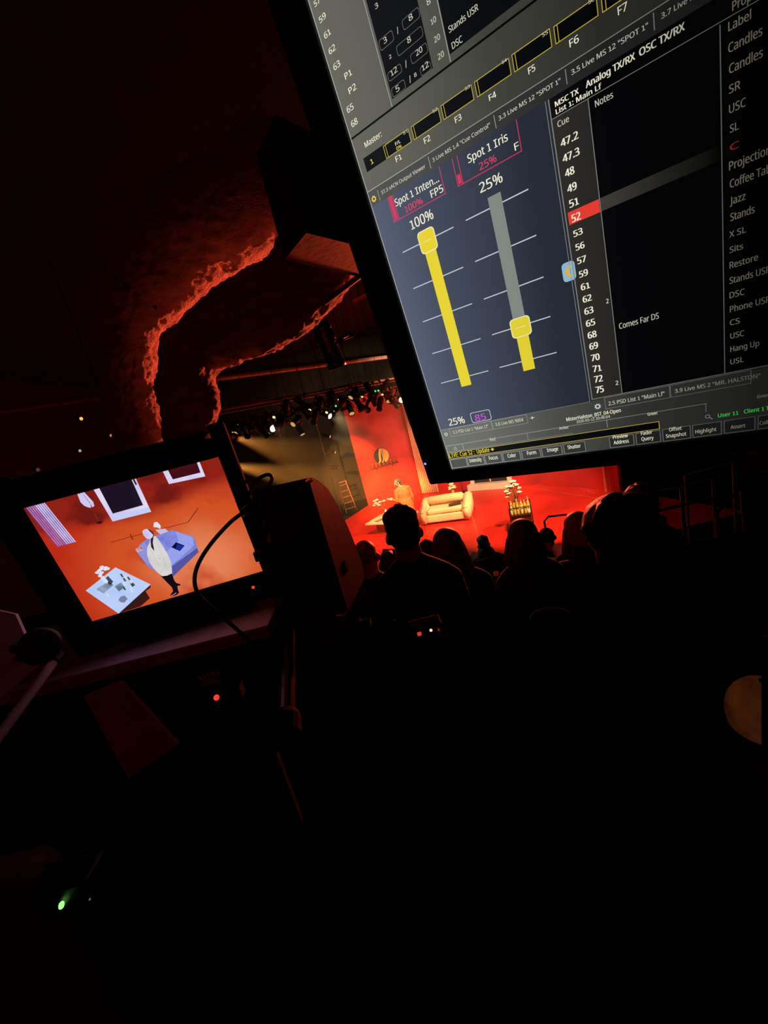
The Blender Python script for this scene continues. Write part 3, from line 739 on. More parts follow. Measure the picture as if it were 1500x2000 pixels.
for key, m in TXT.items():
    for t in TEXTS:
        if t[5] == key: mesh_obj('lettering', lettering([(t[0], t[1] / 1e3, t[2] / 1e3, t[3] / 1e3, t[4] / 1e3, t[6])], _tm, Z4 + 1e-4), m, scr)
# the arm that carries the monitor, behind it
arm = thing('monitor_arm', 'black steel arm carrying the large console monitor, behind it', 'mount')
c0 = CM @ Vector((SW * .55, SH * .45, -.08)); c1 = c0 + Vector((1.0, .05, -.05)); 
G().tube([c0 + Vector((0, 0, 0)), c1], .022).obj('arm_tube', STEEL, arm)
G().tube([c1 + Vector((0, 0, .06)), (c1.x, c1.y, 2.21)], .025).obj('post', STEEL, arm)
G().box((c1.x, c1.y, 2.22), (.3, .3, .03), bev=.01).obj('foot_plate', STEEL, arm)

# ------------------------------------------------------------------ video monitor at left (screen units mm, origin bottom left)
LM_ = frame_matrix((-.48461, .61602, 3.39668), Vector((.99390, .11020, .00427)).normalized(), Vector((.01286, -.15429, .98794)).normalized(), Vector((.10953, -.98186, -.15477)).normalized())
vm = thing('video_monitor', 'small black video monitor at left showing the red stage from above', 'monitor')
vm.matrix_world = LM_
VW, VH = .27, .1964
CASE = mat('monitor_casing', (11, 9, 10), .7, 40, .2, .05, spec=.06)
g = G()
g.box((-.024, VH / 2 - .005, -.003), (.048, VH + .104, .012), bev=.006)
g.box((VW + .0125, VH / 2 - .005, -.003), (.025, VH + .104, .012), bev=.006)
g.box((VW / 2, VH + .014, -.003), (VW + .04, .028, .0116), bev=.005)
g.box((VW / 2, -.026, -.003), (VW + .04, .052, .0116), bev=.005)
g.obj('bezel', CASE, vm)
G().box((VW / 2 - .02, VH / 2 - .005, -.038), (VW + .03, VH + .08, .06), bev=.016).obj('back_shell', CASE, vm)
G().ball((.247, -.0222, .0032), .0024, 2).obj('power_light', glow('red_indicator', (255, 40, 24), 2.5), vm)
def vid(name, rgb, rgb2=None, sc=14, st=1., lo=.35, hi=.65): return glow('video_' + name, rgb, st, noise=(rgb2, sc, lo, hi) if rgb2 else None, sample=name in ('floor', 'table', 'sofa'))
def video_floor():
    """the picture's red wall and orange floor: colour fields with soft borders"""
    m = bpy.data.materials.new('video_floor'); m.use_nodes = True; nt = m.node_tree; N = nt.nodes; L = nt.links
    N.remove(N['Principled BSDF']); e = N.new('ShaderNodeEmission'); L.new(e.outputs[0], N['Material Output'].inputs[0])
    tc = N.new('ShaderNodeTexCoord')
    def noise_(sc): n = N.new('ShaderNodeTexNoise'); n.inputs['Scale'].default_value = sc; n.inputs['Detail'].default_value = 3; L.new(tc.outputs['Object'], n.inputs['Vector']); return n.outputs['Fac']
    def mth(op, a, b):
        n = N.new('ShaderNodeMath'); n.operation = op
        for i, q in enumerate((a, b)):
            if isinstance(q, (int, float)): n.inputs[i].default_value = q
            else: L.new(q, n.inputs[i])
        return n.outputs[0]
    def ss(v, lo, hi):
        n = N.new('ShaderNodeMapRange'); n.interpolation_type = 'SMOOTHSTEP'; n.inputs[1].default_value = lo; n.inputs[2].default_value = hi; L.new(v, n.inputs[0]); return n.outputs[0]
    def mix(f, a, b):
        n = N.new('ShaderNodeMix'); n.data_type = 'RGBA'; L.new(f, n.inputs[0])
        for i, q in ((6, a), (7, b)):
            if isinstance(q, tuple): n.inputs[i].default_value = (*lin(q), 1)
            else: L.new(q, n.inputs[i])
        return n.outputs[2]
    sp = N.new('ShaderNodeSeparateXYZ'); L.new(tc.outputs['Object'], sp.inputs[0]); X, Y = sp.outputs[0], sp.outputs[1]
    dx = mth('SUBTRACT', X, .19); dy = mth('MULTIPLY', mth('SUBTRACT', Y, .045), 1.3)
    d2 = mth('SQRT', mth('ADD', mth('MULTIPLY', dx, dx), mth('MULTIPLY', dy, dy)), 0)
    dn = mth('ADD', d2, mth('MULTIPLY', noise_(14), .05))
    c = mix(ss(dn, .05, .14), (228, 128, 84), (208, 82, 36))
    c = mix(ss(dn, .13, .24), c, (186, 42, 22))
    c = mix(ss(mth('ADD', mth('MULTIPLY', noise_(9), 1), 0), .5, .68), c, (196, 66, 34))
    wl = mth('ADD', mth('ADD', Y, mth('MULTIPLY', noise_(12), .03)), mth('MULTIPLY', mth('ABSOLUTE', mth('SUBTRACT', X, .12), 0), -.12))
    c = mix(ss(wl, .142, .172), c, (142, 32, 22))
    c = mix(ss(mth('ADD', noise_(20), mth('MULTIPLY', ss(wl, .14, .17), .18)), .62, .8), c, (112, 24, 18))
    L.new(c, e.inputs[0]); MATS['video_floor'] = m; return m
vs = G().flat([(0, 0), (VW, 0), (VW, VH), (0, VH)], .0006).obj('screen', video_floor(), vm)
def shape(name, P, m, z): 
    g = G(); n = len(P); g.b.faces.new([g.b.verts.new((x / 1e3, y / 1e3, .0006 + z * 1e-4)) for x, y in P])
    bmesh.ops.triangulate(g.b, faces=g.b.faces[:]); return g.obj(name, m, vs)
for k in range(18):
    f0, f1 = k / 18, (k + 1) / 18 - .002
    shape('curtain_fold', [(2.8 + 25.6 * f0, 196), (12.3 + 26.3 * f0, 131), (12.3 + 26.3 * f1, 130.4), (2.8 + 25.6 * f1, 196.3)], vid('curtain%d' % (k % 2 + 2 * (k > 8)), ((110, 52, 110), (176, 112, 180), (118, 92, 168), (206, 196, 236))[k % 2 + 2 * (k > 8)], ((140, 76, 140), (200, 140, 200), (150, 124, 196), (224, 216, 246))[k % 2 + 2 * (k > 8)], 60), 3)
for k, P in enumerate([[(72.4, 196.4), (75, 196.4), (79, 180), (77, 174), (73, 178), (70.9, 184)], [(75.6, 196.4), (78.6, 196.4), (81.5, 178), (80, 172.8), (77.4, 174)], [(79, 196.4), (81.8, 196.4), (86.4, 180), (85, 174), (81.8, 173), (81.8, 180)]]):
    shape('lamp_pleat', P, vid('lampshade', (206, 200, 240)), 3)
shape('lamp_pole', [(80, 164), (80.6, 164), (80.3, 150), (79.5, 150)], vid('pole', (120, 60, 50)), 3)
shape('lamp_foot', [(75, 149), (80, 151.5), (86, 149), (80, 146.4)], vid('dark', (52, 16, 16)), 3)
WHT = vid('white', (226, 218, 246), (206, 196, 236), 30)
shape('window_frame', [(94.7, 196.4), (102.4, 196.4), (102.7, 156.6), (146, 157), (146.6, 196.4), (153, 196.4), (152.1, 144.2), (97.3, 145.4)], WHT, 3)
shape('window_sill', [(97.3, 145.4), (98.5, 152.5), (152, 152), (152.1, 144.2)], vid('sill', (196, 204, 246)), 4)
shape('window_pane', [(102.4, 196.4), (147.1, 196.4), (146, 157), (102.7, 156.5)], vid('pane', (26, 18, 34), (34, 26, 34), 20), 4)
shape('window_slot', [(148.6, 196.4), (151, 196.4), (151, 188), (148.8, 188)], vid('dark', (52, 16, 16)), 5)
shape('window_frame', [(190.8, 196.4), (198.2, 196.4), (199.1, 182), (238.8, 181.3), (239.5, 196.4), (243.3, 196.4), (243, 174.1), (191.5, 176.9)], WHT, 3)
shape('window_pane', [(198.2, 196.4), (239.5, 196.4), (238.8, 181.3), (199.1, 182)], vid('pane2', (86, 16, 24), (40, 14, 22), 14), 4)
def stroke(name, P, wd, m, z):
    g = G(); P = [Vector(p) for p in P]
    for a, b in zip(P, P[1:]):
        t = (b - a).normalized(); n = Vector((-t.y, t.x)) * wd / 2
        g.b.faces.new([g.b.verts.new((q.x / 1e3, q.y / 1e3, .0006 + z * 1e-4)) for q in (a - n, b - n, b + n, a + n)])
    return g.obj(name, m, vs)
BR = vid('boom', (120, 40, 24))
stroke('boom_line', [(81, 115.6), (111, 115.6), (194, 113.8)], .9, BR, 3); stroke('boom_line', [(194, 113.8), (216, 131)], 1.2, BR, 3); stroke('boom_mark', [(111, 120), (111, 110.5)], 1.6, vid('mark', (150, 24, 24)), 4)
SO = [vid('sofa', (120, 124, 210), (132, 136, 222), 40), vid('sofa_light', (150, 160, 236)), vid('sofa_dark', (82, 84, 160))]
shape('sofa_picture', [(107.4, 93.9), (116, 100), (124.8, 104), (147.1, 107.3), (167.7, 108.9), (193.1, 89.2), (190.2, 63), (138.8, 34.7), (124, 43), (112, 65.1)], SO[0], 3)
shape('sofa_front', [(144.5, 52.3), (190.4, 70), (190.2, 63), (138.8, 34.7)], SO[2], 4)
shape('sofa_seat', [(146.2, 77.6), (169.9, 89.4), (187, 75), (145.1, 53.8)], SO[1], 4)
shape('sofa_arm', [(169.9, 89.4), (171.5, 105.5), (191.5, 89), (188, 75)], SO[1], 5)
shape('sofa_roll', [(138, 92), (142, 99), (166, 108.5), (170.6, 104), (170, 92), (147, 78)], vid('sofa_roll', (112, 118, 212), (142, 150, 232), 50), 6)
shape('sofa_arm', [(107.4, 93.9), (124, 103), (128, 70), (113, 66)], vid('sofa_side', (142, 146, 214)), 4)
shape('laptop_picture', [(156.4, 82.6), (165.7, 88.4), (175.4, 79.6), (165.4, 73)], vid('laptop', (10, 12, 40)), 7); shape('laptop_picture', [(162, 79.5), (166, 85.5), (174.2, 79.4), (165.6, 74.4)], vid('laptop2', (24, 46, 160)), 8)
shape('telephone_picture', [(107.6, 95.3), (116.7, 99.1), (117.4, 90.7), (108.5, 89.6)], vid('phone', (170, 30, 40), (230, 200, 220), 120), 5)
PW = vid('coat', (218, 216, 214), (204, 200, 196), 30)
shape('flowers_picture', [(145.7, 121), (149, 127.4), (153.7, 127.3), (156, 120), (153.3, 115.2), (150.5, 119)], vid('bloom', (226, 226, 250)), 6)
shape('flowers_picture', [(146, 116), (160, 114), (162, 108), (150, 107)], vid('bloom2', (196, 190, 214)), 5)
shape('coat_picture', [(131, 100), (134, 104.5), (138, 108), (142.8, 106.6), (145.2, 96), (146.2, 84), (147.2, 72), (146.4, 60), (143.6, 50), (140.4, 41), (132, 39.6), (125, 41), (121, 50), (118.4, 60), (117.6, 70), (119.6, 82), (124.6, 93)], PW, 8)
#shape('coat_shade', [(127, 66), (130, 84), (134, 92), (131, 70), (129.5, 48)], vid('coat_shade', (168, 172, 206)), 9)
stroke('coat_fold', [(128, 88), (127, 72), (129, 58)], .5, vid('coat_fold', (176, 176, 190)), 9); stroke('coat_fold', [(140, 92), (139, 70), (136, 50)], .4, MATS['video_coat_fold'], 9); stroke('coat_button', [(133.4, 71), (134.2, 70)], 1, vid('button', (60, 60, 70)), 10)
shape('strap_picture', [(137.2, 109), (140.8, 108.6), (135, 98), (131.5, 84), (130, 92), (133, 101)], vid('strap', (30, 26, 40)), 10)
shape('head_picture', [(127.6, 114), (129, 119.6), (133.2, 121.6), (138, 120.4), (141, 116), (141, 110.5), (138, 106.2), (133.6, 104.6), (129.6, 106.2)], vid('head', (216, 206, 244), (196, 182, 226), 60), 11)
shape('hair_picture', [(137, 121), (140.6, 118), (142.6, 112), (141, 108.6), (139.5, 113), (138, 117)], vid('hair', (70, 46, 60)), 12)
shape('legs_picture', [(123.1, 43.1), (140.1, 41.4), (138.6, 28), (139.8, 23), (144.4, 19.2), (143.6, 17), (139, 17.6), (137.4, 11), (136.9, 5.5), (131, 2.6), (124.6, 2.9), (122.9, 5.6), (129.6, 11), (130.6, 18), (127.4, 28)], vid('legs', (18, 12, 18)), 7)
stroke('laces_picture', [(124.4, 4.6), (129, 5), (133, 7)], .9, vid('laces', (206, 170, 150)), 9)
shape('table_side', [(40.2, 0.2), (103.9, 32.7), (101, 27.5), (92.2, 24), (93, 10.4), (74.1, 1.3)], vid('table_side', (56, 24, 20)), 3)
shape('table_picture', [(15.2, 52.9), (69.8, 76.1), (103.9, 32.7), (40.2, 0.2)], vid('table', (190, 210, 250), (176, 200, 246), 20), 4)
GR = vid('print', (96, 110, 128), (150, 166, 196), 90)
shape('magazine_picture', [(29.4, 50.6), (53.4, 58), (54.3, 49), (36, 40.5)], GR, 5); shape('magazine_picture', [(55.3, 46.6), (66.5, 50.1), (67.8, 40.1), (57, 36.6)], GR, 5)
shape('magazine_picture', [(50, 23.1), (56, 27.5), (61.6, 27.2), (63.2, 20.1), (56, 15.6), (51.5, 18)], vid('print2', (120, 130, 160)), 5)
shape('vase_shadow', [(46, 62), (54.4, 66), (57, 55), (50.6, 50.4), (48, 56)], vid('vshadow', (46, 52, 66), (70, 80, 96), 90), 6)
shape('vase_picture', [(43.6, 66.5), (48.5, 68.5), (51, 58), (48, 54.4), (44.6, 58)], vid('vase', (216, 226, 250)), 7)
for x, y in [(43, 76), (46.5, 72.5), (44.5, 69.5), (47, 78), (53, 82.5), (57.5, 80), (55.5, 77.5), (50.5, 79.6), (49, 74), (59.5, 77.4)]:
    shape('flower_picture', [(x + 3 * math.cos(a) * (1 + .25 * math.sin(3 * a)), y + 2.2 * math.sin(a)) for a in [2 * math.pi * k / 10 for k in range(10)]], vid('bloom3', (222, 228, 250)), 8)
for k, (x, y) in enumerate([(72, 60), (76, 57), (79, 52), (80.5, 46), (78.5, 40), (75.5, 36), (66, 38), (40, 35), (72.5, 52), (70, 46), (81, 41), (74, 31)]):
    shape('bottle_picture', [(x - 1.2, y + 4), (x + 1.4, y + 3.4), (x + 1.8, y - 2.6), (x - .8, y - 2.2)], vid('bottle%d' % (k % 2), ((62, 76, 70), (214, 220, 226))[k % 2]), 6)

# ------------------------------------------------------------------ people
def add_cap(b, p0, p1, r0, r1, n=12):
    p0, p1 = Vector(p0), Vector(p1); d = p1 - p0
    q = Vector((0, 0, 1)).rotation_difference(d.normalized()).to_matrix().to_4x4() if d.length > 1e-5 else Matrix()
    r = bmesh.ops.create_cone(b, cap_ends=True, segments=n, radius1=r0, radius2=r1, depth=d.length)['verts']
    bmesh.ops.transform(b, matrix=Matrix.Translation((p0 + p1) / 2) @ q, verts=r)
    for p, rr in ((p0, r0), (p1, r1)):
        v = bmesh.ops.create_icosphere(b, subdivisions=2, radius=rr)['verts']; bmesh.ops.translate(b, vec=p, verts=v)
def add_ell(b, c, s, mt=None):
    v = bmesh.ops.create_icosphere(b, subdivisions=3, radius=1)['verts']
    bmesh.ops.transform(b, matrix=Matrix.Translation(c) @ (mt.to_4x4() if mt is not None else Matrix()) @ Matrix.Diagonal((*s, 1)), verts=v)
def blob(name, prims, voxel, material, parent, smooth=4):
    """one continuous surface grown over capsules and ellipsoids"""
    b = bmesh.new()
    for p in prims:
        if p[0] == 'c': add_cap(b, *p[1:])
        else: add_ell(b, *p[1:])
    me = bpy.data.meshes.new(name); b.to_mesh(me); b.free()
    o = bpy.data.objects.new(name, me); COL.objects.link(o)
    md = o.modifiers.new('r', 'REMESH'); md.mode = 'VOXEL'; md.voxel_size = voxel
    dg = bpy.context.evaluated_depsgraph_get(); m2 = bpy.data.meshes.new_from_object(o.evaluated_get(dg))
    bpy.data.objects.remove(o); bpy.data.meshes.remove(me)
    b = bmesh.new(); b.from_mesh(m2)
    for _ in range(smooth): bmesh.ops.smooth_vert(b, verts=b.verts, factor=.5, use_axis_x=True, use_axis_y=True, use_axis_z=True)
    b.to_mesh(m2); b.free(); m2.name = name
    return mesh_obj(name, m2, material, parent, True)
def head_prims(c, yaw=0., tilt=0., s=1., ears=1.):
    """head with brow, eye sockets, nose, mouth, chin and ears; looks along +Y before the yaw"""
    Rm = Euler((tilt, 0, yaw)).to_matrix(); c = Vector(c)
    def e(p, r): return ('e', c + Rm @ (Vector(p) * s), [q * s for q in r], Rm)
    P = [e((0, -.008, .03), (.074, .094, .086)), e((0, .022, -.03), (.062, .072, .082)), e((0, .055, -.085), (.038, .036, .03)),
         e((0, .088, .02), (.052, .014, .016)), e((0, .098, -.022), (.013, .02, .028)), e((0, .108, -.034), (.016, .016, .012)),
         e((0, .086, -.062), (.028, .014, .007)), e((0, .084, -.076), (.024, .014, .008)),
         e((.03, .083, .002), (.014, .012, .01)), e((-.03, .083, .002), (.014, .012, .01)),
         e((.045, .06, -.035), (.024, .028, .03)), e((-.045, .06, -.035), (.024, .028, .03))]
    if ears:
        for sx in (-1, 1): P.append(e((sx * (.078 + .008 * ears), -.016, -.016), (.011 + .007 * ears, .022, .034 * ears)))
    return P, Rm
def hand_prims(w, fwd, side, s=1., curl=.6, left=1):
    """palm, four unequal bent fingers and a thumb from the side of the palm"""
    w = Vector(w); f = Vector(fwd).normalized(); sd = Vector(side).normalized(); up = f.cross(sd)
    P = [('c', w + f * .02, w + f * .075, .026, .03)]
    for k, (o, L) in enumerate(((-.028, .072), (-.01, .085), (.01, .08), (.028, .062))):
        a = w + f * .085 + sd * o * 1.15; b = a + f * L * .5; c = b + (f * math.cos(curl) + up * math.sin(curl)) * L * .5
        P += [('c', a, b, .0095, .009), ('c', b, c, .009, .0075)]
    t0 = w + f * .035 - sd * .03; t1 = t0 + f * .03 - sd * .03; t2 = t1 + f * .032 - sd * .006
    P += [('c', t0, t1, .012, .0105), ('c', t1, t2, .0105, .009)]
    return P
SKIN = mat('skin', (190, 128, 96), .55, 30, .08, .03)
def hair_mat(n, c): return mat(n, c, .55, 40, .3, .25, stretch=(1, 1, .15))
BROWNH = hair_mat('brown_hair', (58, 34, 24)); DARKH = hair_mat('dark_hair', (28, 18, 14)); BLONDH = hair_mat('fair_hair', (120, 78, 48)); GREYH = hair_mat('grey_hair', (120, 100, 84))

CHAIR = None
def theatre_chair(x, y, z, rz, label):
    global CHAIR
    if CHAIR is None:
        r = thing('theatre_chair', label, 'chair', (x, y, z), rz, 'audience chairs')
        FAB = mat('dark_seat_fabric', (40, 14, 14), .9, 20, .3, .1)
        G().box((0, .04, .43), (.48, .46, .09), bev=.03).obj('seat', FAB, r, True)
        G().box((0, -.23, .55), (.44, .06, .2), Matrix.Rotation(R(-8), 3, 'X').transposed(), .028).obj('backrest', FAB, r, True)
        for sx in (-1, 1):
            G().tube([(sx * .19, -.235, .6), (sx * .22, -.2, .42), (sx * .22, -.26, .001)], .012).obj('leg', STEEL, r)
            G().tube([(sx * .22, .22, .42), (sx * .22, .24, .001)], .012).obj('leg', STEEL, r)
        CHAIR = r; return r
    r = dup(CHAIR, label); r.location = (x, y, z); r.rotation_euler = (0, 0, rz); return r

def seated(hx, hy, hz, label, hair='short', yaw=0., hs=1., cloth=(26, 18, 18), hm=DARKH, tilt=0., ears=1., chair='', floor=None, lean=0., shw=1.):
    """audience member whose head centre is at the given point; sits on a chair on the riser"""
    fz = floor
    root = thing('person', label, 'person', (hx, hy, fz), yaw)
    H = Vector((0, 0, hz - fz)); s = hs
    hip = Vector((0, -.06, .55)); nk = Vector((H.x, H.y - .03, H.z - .155)); ch = nk + (hip - nk) * .28
    prim, Rm = head_prims(H, 0, tilt, s, ears)
    prim += [('c', H + Vector((0, -.025, -.06)) * s, nk + Vector((0, 0, -.04)), .064 * s, .07)]
    body = list(prim)
    tors = []
    tors += [('e', nk + Vector((0, 0, -.16)), (.17 * shw, .11, .13)), ('c', ch + Vector((0, 0, -.05)), hip + Vector((0, 0, .1)), .145, .14), ('e', hip + Vector((0, 0, .03)), (.175, .14, .11)),
             ('c', nk + Vector((-.15 * shw, 0, -.11)), nk + Vector((.15 * shw, 0, -.11)), .068, .068), ('c', nk + Vector((0, -.005, .015)), nk + Vector((-.15 * shw, 0, -.095)), .062, .062), ('c', nk + Vector((0, -.005, .015)), nk + Vector((.15 * shw, 0, -.095)), .062, .062)]
    arms = []; hands = []
    for sx in (-1, 1):
        sh_ = nk + Vector((sx * .185 * shw, 0, -.12)); el = sh_ + Vector((sx * .05, .06, -.29)); wr = el + Vector((-sx * .12, .24, -.01))
        arms += [('c', sh_, el, .055, .043), ('c', el, wr, .042, .03)]
        hands += hand_prims(wr, (-sx * .4, .9, -.15), (1, .4 * sx, 0), curl=-.6)
    legs = []
    for sx in (-1, 1):
        hp = hip + Vector((sx * .095, .03, 0)); kn = Vector((sx * .11, .36, .5)); an = Vector((sx * .11, .34, .09))
        legs += [('c', hp, kn, .085, .06), ('c', kn, an, .058, .04)]
    feet = [('c', Vector((sx * .11, .32, .045)), Vector((sx * .125, .47, .032)), .042, .03) for sx in (-1, 1)]
    thin = lambda P, d: [(('c', p[1], p[2], p[3] - d, p[4] - d) if p[0] == 'c' else ('e', p[1], [q - d for q in p[2]], *p[3:])) for p in P]
    blob('body', body + thin(tors + arms + legs + feet, .01) + hands, .0125, SKIN, root, 2)
    CL = mat('audience_cloth_%d_%d' % (cloth[0], cloth[1]), cloth, .9, 30, .25, .1)
    blob('top', tors + arms + [('c', nk + Vector((0, 0, -.02)), nk + Vector((0, 0, -.06)), .074, .082)], .018, CL, root, 2)
    blob('trousers', legs + [('e', hip + Vector((0, .02, 0)), (.178, .145, .10))], .02, mat('dark_denim', (22, 20, 24), .9, 30), root, 2)
    for sx, f in zip((-1, 1), feet):
        blob('shoe', [('c', f[1] + Vector((0, -.01, .003)), f[2] + Vector((0, .02, .004)), .045, .035)], .018, MATTE, root, 2)
    def e(p, r): return ('e', H + Rm @ (Vector(p) * s), [q * s for q in r], Rm)
    def c(p, q, a, b): return ('c', H + Rm @ (Vector(p) * s), H + Rm @ (Vector(q) * s), a * s, b * s)
    if hair == 'short':
        hp = [e((0, -.022, .045), (.088, .098, .088)), e((0, -.055, -.005), (.08, .058, .075)), e((.04, .0, .085), (.05, .07, .045)), e((-.04, .0, .085), (.05, .07, .045)), e((0, .03, .1), (.06, .06, .034))]
        rnd = random.Random(3)
        for k in range(26): 
            a = rnd.uniform(0, 6.28); q = rnd.uniform(.2, 1.)
            hp.append(e((.074 * q * math.cos(a), -.01 + .08 * q * math.sin(a), .062 + .075 * math.sqrt(max(0, 1.05 - q * q))), (.014, .014, .019)))
    elif hair == 'thin': hp = [e((0, -.03, .01), (.081, .078, .055)), e((0, -.01, .04), (.077, .092, .078))]
    elif hair == 'long':
        hp = [e((0, -.02, .035), (.092, .108, .098)), c((0, -.06, .0), (0, -.085, -.24), .088, .095)]
        for sx in (-1, 1): hp += [c((sx * .07, -.02, .0), (sx * .095, -.03, -.2), .036, .05), c((sx * .095, -.03, -.2), (sx * .12, -.03, -.32), .05, .032)]
        hp += [c((-.05, -.09, -.2), (-.06, -.1, -.34), .06, .035), c((.05, -.09, -.2), (.04, -.1, -.36), .06, .035)]
    elif hair == 'bob':
        hp = [e((0, -.02, .035), (.095, .11, .1)), c((0, -.055, .0), (0, -.06, -.12), .095, .1)]
        for sx in (-1, 1): hp += [c((sx * .075, -.01, .0), (sx * .105, -.01, -.13), .04, .048)]
    elif hair == 'full':
        hp = [e((0, -.025, .045), (.112, .122, .108)), e((0, -.055, -.04), (.1, .085, .09))]
        rnd = random.Random(5)
        for k in range(40):
            a = rnd.uniform(0, 6.28); bb = rnd.uniform(-.3, 1.4)
            hp.append(e((.108 * math.cos(a) * math.cos(bb), -.035 + .112 * math.sin(a) * math.cos(bb) - .0, .04 + .1 * math.sin(bb)), (.02, .02, .018)))
        hp = [p for p in hp if p[1].y < H.y + .085]
    blob('hair', hp, .009, hm, root, 2)
    if chair: theatre_chair(hx - .02 * math.sin(yaw), hy - .0, fz, yaw, chair)
    return root
def seat_px(px, py, dep, **k):
    p = PD(px, py, dep); fz = min(ROWS, key=lambda r: abs(r[0] - p.y))[1]
    return seated(p.x, p.y, p.z, floor=fz, **k)

seat_px(788, 1040, 2.04, label='man with short hair and big ears in the middle of the audience, back to us', hair='short', ears=.9, hm=DARKH, chair='chair of the short haired man', hs=.98)
seat_px(716, 1086, 2.85, label='balding man at the left end of the audience beside the speaker box', hair='thin', hm=GREYH, yaw=-.15, ears=.9, chair='chair of the balding man by the speaker')
seat_px(874, 1068, 2.62, label='long haired woman right of the man with big ears, in front of the sofa', hair='long', ears=0, hm=BROWNH, yaw=.1, chair='chair of the long haired woman')
seat_px(944, 1063, 6.35, label='small distant man in a jacket in the front row, centre', hair='short', hm=DARKH, ears=1.1, cloth=(60, 34, 34), chair='front row chair of the small distant man', shw=1.35)
seat_px(1020, 1050, 2.72, label='bob haired woman below the drinks trolley', hair='bob', ears=0, hm=BROWNH, chair='chair of the bob haired woman')
seat_px(1128, 1032, 3.3, label='woman with fair hair peeking out left of the biggest head', hair='long', ears=0, hm=BLONDH, yaw=-.25, hs=1.12, chair='chair of the fair haired woman')
seat_px(1204, 1046, 1.5, label='person with the biggest bushy head of hair, nearest at right', hair='full', ears=0, hm=DARKH, chair='chair of the bushy haired person', hs=1.08)
seat_px(1252, 985, 2.75, label='person mostly hidden behind the biggest bushy head at right', hair='short', hm=BROWNH, ears=.8, chair='chair of the person hidden behind the bushy head')
seat_px(835, 1074, 5.5, label='small distant person just showing between the big eared man and the long haired woman', hair='short', hm=BROWNH, chair='chair of the distant person behind the big eared man', cloth=(70, 30, 30))
seat_px(760, 1096, 4.65, label='distant person just left of the big eared man, by the bent grab rail', hair='bob', ears=0, hm=DARKH, chair='chair of the distant person by the grab rail')
seat_px(1068, 1050, 4.6, label='distant person in dark clothes right of the bob haired woman', hair='thin', hm=DARKH, chair='chair of the distant person below the handrail')

# ------------------------------------------------------------------ the actor
def actor():
    ax, ay = .64, 11.25
    root = thing('person', 'grey haired man in a mustard jacket standing on stage at the coffee table', 'person', (ax, ay, 0), R(22))
    H = Vector((-.055, .05, 1.575)); nk = Vector((0, 0, 1.455)); hip = Vector((0, 0, .92))
    prim, Rm = head_prims(H, R(58), R(-8), 1., 1.)
    body = prim + [('c', H + Vector((.005, -.02, -.07)), nk + Vector((0, 0, -.03)), .055, .06)]
    tors = [('e', nk + Vector((0, .01, -.16)), (.185, .12, .16)), ('c', nk + Vector((0, 0, -.2)), hip + Vector((0, .01, .12)), .165, .165), ('e', hip + Vector((0, 0, .02)), (.17, .13, .13)),
            ('c', nk + Vector((-.15, 0, -.08)), nk + Vector((.15, 0, -.08)), .07, .07), ('c', nk + Vector((-.07, 0, -.03)), nk + Vector((.07, 0, -.03)), .06, .06)]
    sl = nk + Vector((-.2, 0, -.09)); el = sl + Vector((-.03, .0, -.28)); wl = el + Vector((-.06, .22, .06))
    sr = nk + Vector((.2, 0, -.09)); er = sr + Vector((.06, .0, -.29)); wr_ = er + Vector((-.02, .1, -.24))
    arms = [('c', sl, el, .058, .048), ('c', el, wl, .046, .036), ('c', sr, er, .058, .048), ('c', er, wr_, .046, .036)]
    hands = hand_prims(wl, (-.4, .9, .1), (.9, .4, 0), curl=-.5) + hand_prims(wr_, (-.05, .3, -.95), (-1, 0, .05), curl=.4)
    legs = []; feet = []
    for sx, dy in ((-1, .06), (1, -.05)):
        hp = hip + Vector((sx * .09, 0, -.03)); kn = Vector((sx * .1, dy + .02, .5)); an = Vector((sx * .105, dy, .1))
        legs += [('c', hp, kn, .09, .062), ('c', kn, an, .06, .042)]; feet.append(('c', Vector((sx * .105, dy - .02, .05)), Vector((sx * .125, dy + .16, .034)), .042, .03))
    thin = lambda P, d: [(('c', p[1], p[2], p[3] - d, p[4] - d) if p[0] == 'c' else ('e', p[1], [q - d for q in p[2]], *p[3:])) for p in P]
    blob('body', body + thin(tors + arms + legs + feet, .012) + hands, .0075, mat('actor_skin', (206, 146, 110), .5, 30, .08), root, 2)
    skirt = [('c', hip + Vector((-.03, 0, .15)), hip + Vector((-.03, 0, -.12)), .165, .18), ('c', hip + Vector((.03, 0, .15)), hip + Vector((.03, 0, -.12)), .165, .18)]
    blob('jacket', tors[:2] + tors[3:] + arms + skirt, .014, mat('mustard_cloth', (204, 112, 56), .9, 9, .25, .7), root, 2)
    for a_, b_ in ((el, wl), (er, wr_)):
        t_ = (b_ - a_).normalized(); blob('cuff', [('c', b_ - t_ * .03, b_ + t_ * .012, .041, .04)], .010, mat('white_cuff', (230, 215, 190), .8), root, 1)
    blob('collar', [('c', nk + Vector((-.03, .03, .035)), nk + Vector((-.02, .02, .0)), .062, .066)], .010, mat('dark_collar', (46, 30, 24), .8), root, 2)
    blob('trousers', legs + [('e', hip + Vector((0, 0, -.02)), (.165, .125, .12))], .016, mat('black_trousers', (20, 17, 18), .9, 30), root, 2)
    for f in feet: blob('shoe', [('c', f[1] + Vector((0, -.02, 0)), f[2] + Vector((0, .03, .004)), .05, .037)], .012, MATTE, root, 2)
    def e(p, r): return ('e', H + Rm @ Vector(p), r, Rm)
    blob('hair', [e((0, -.035, .02), (.079, .075, .07)), e((0, -.02, .048), (.074, .084, .072)), e((.06, .0, .0), (.022, .03, .045)), e((-.06, 0, .0), (.022, .03, .045))], .009, hair_mat('actor_hair', (84, 64, 50)), root, 2)
actor()

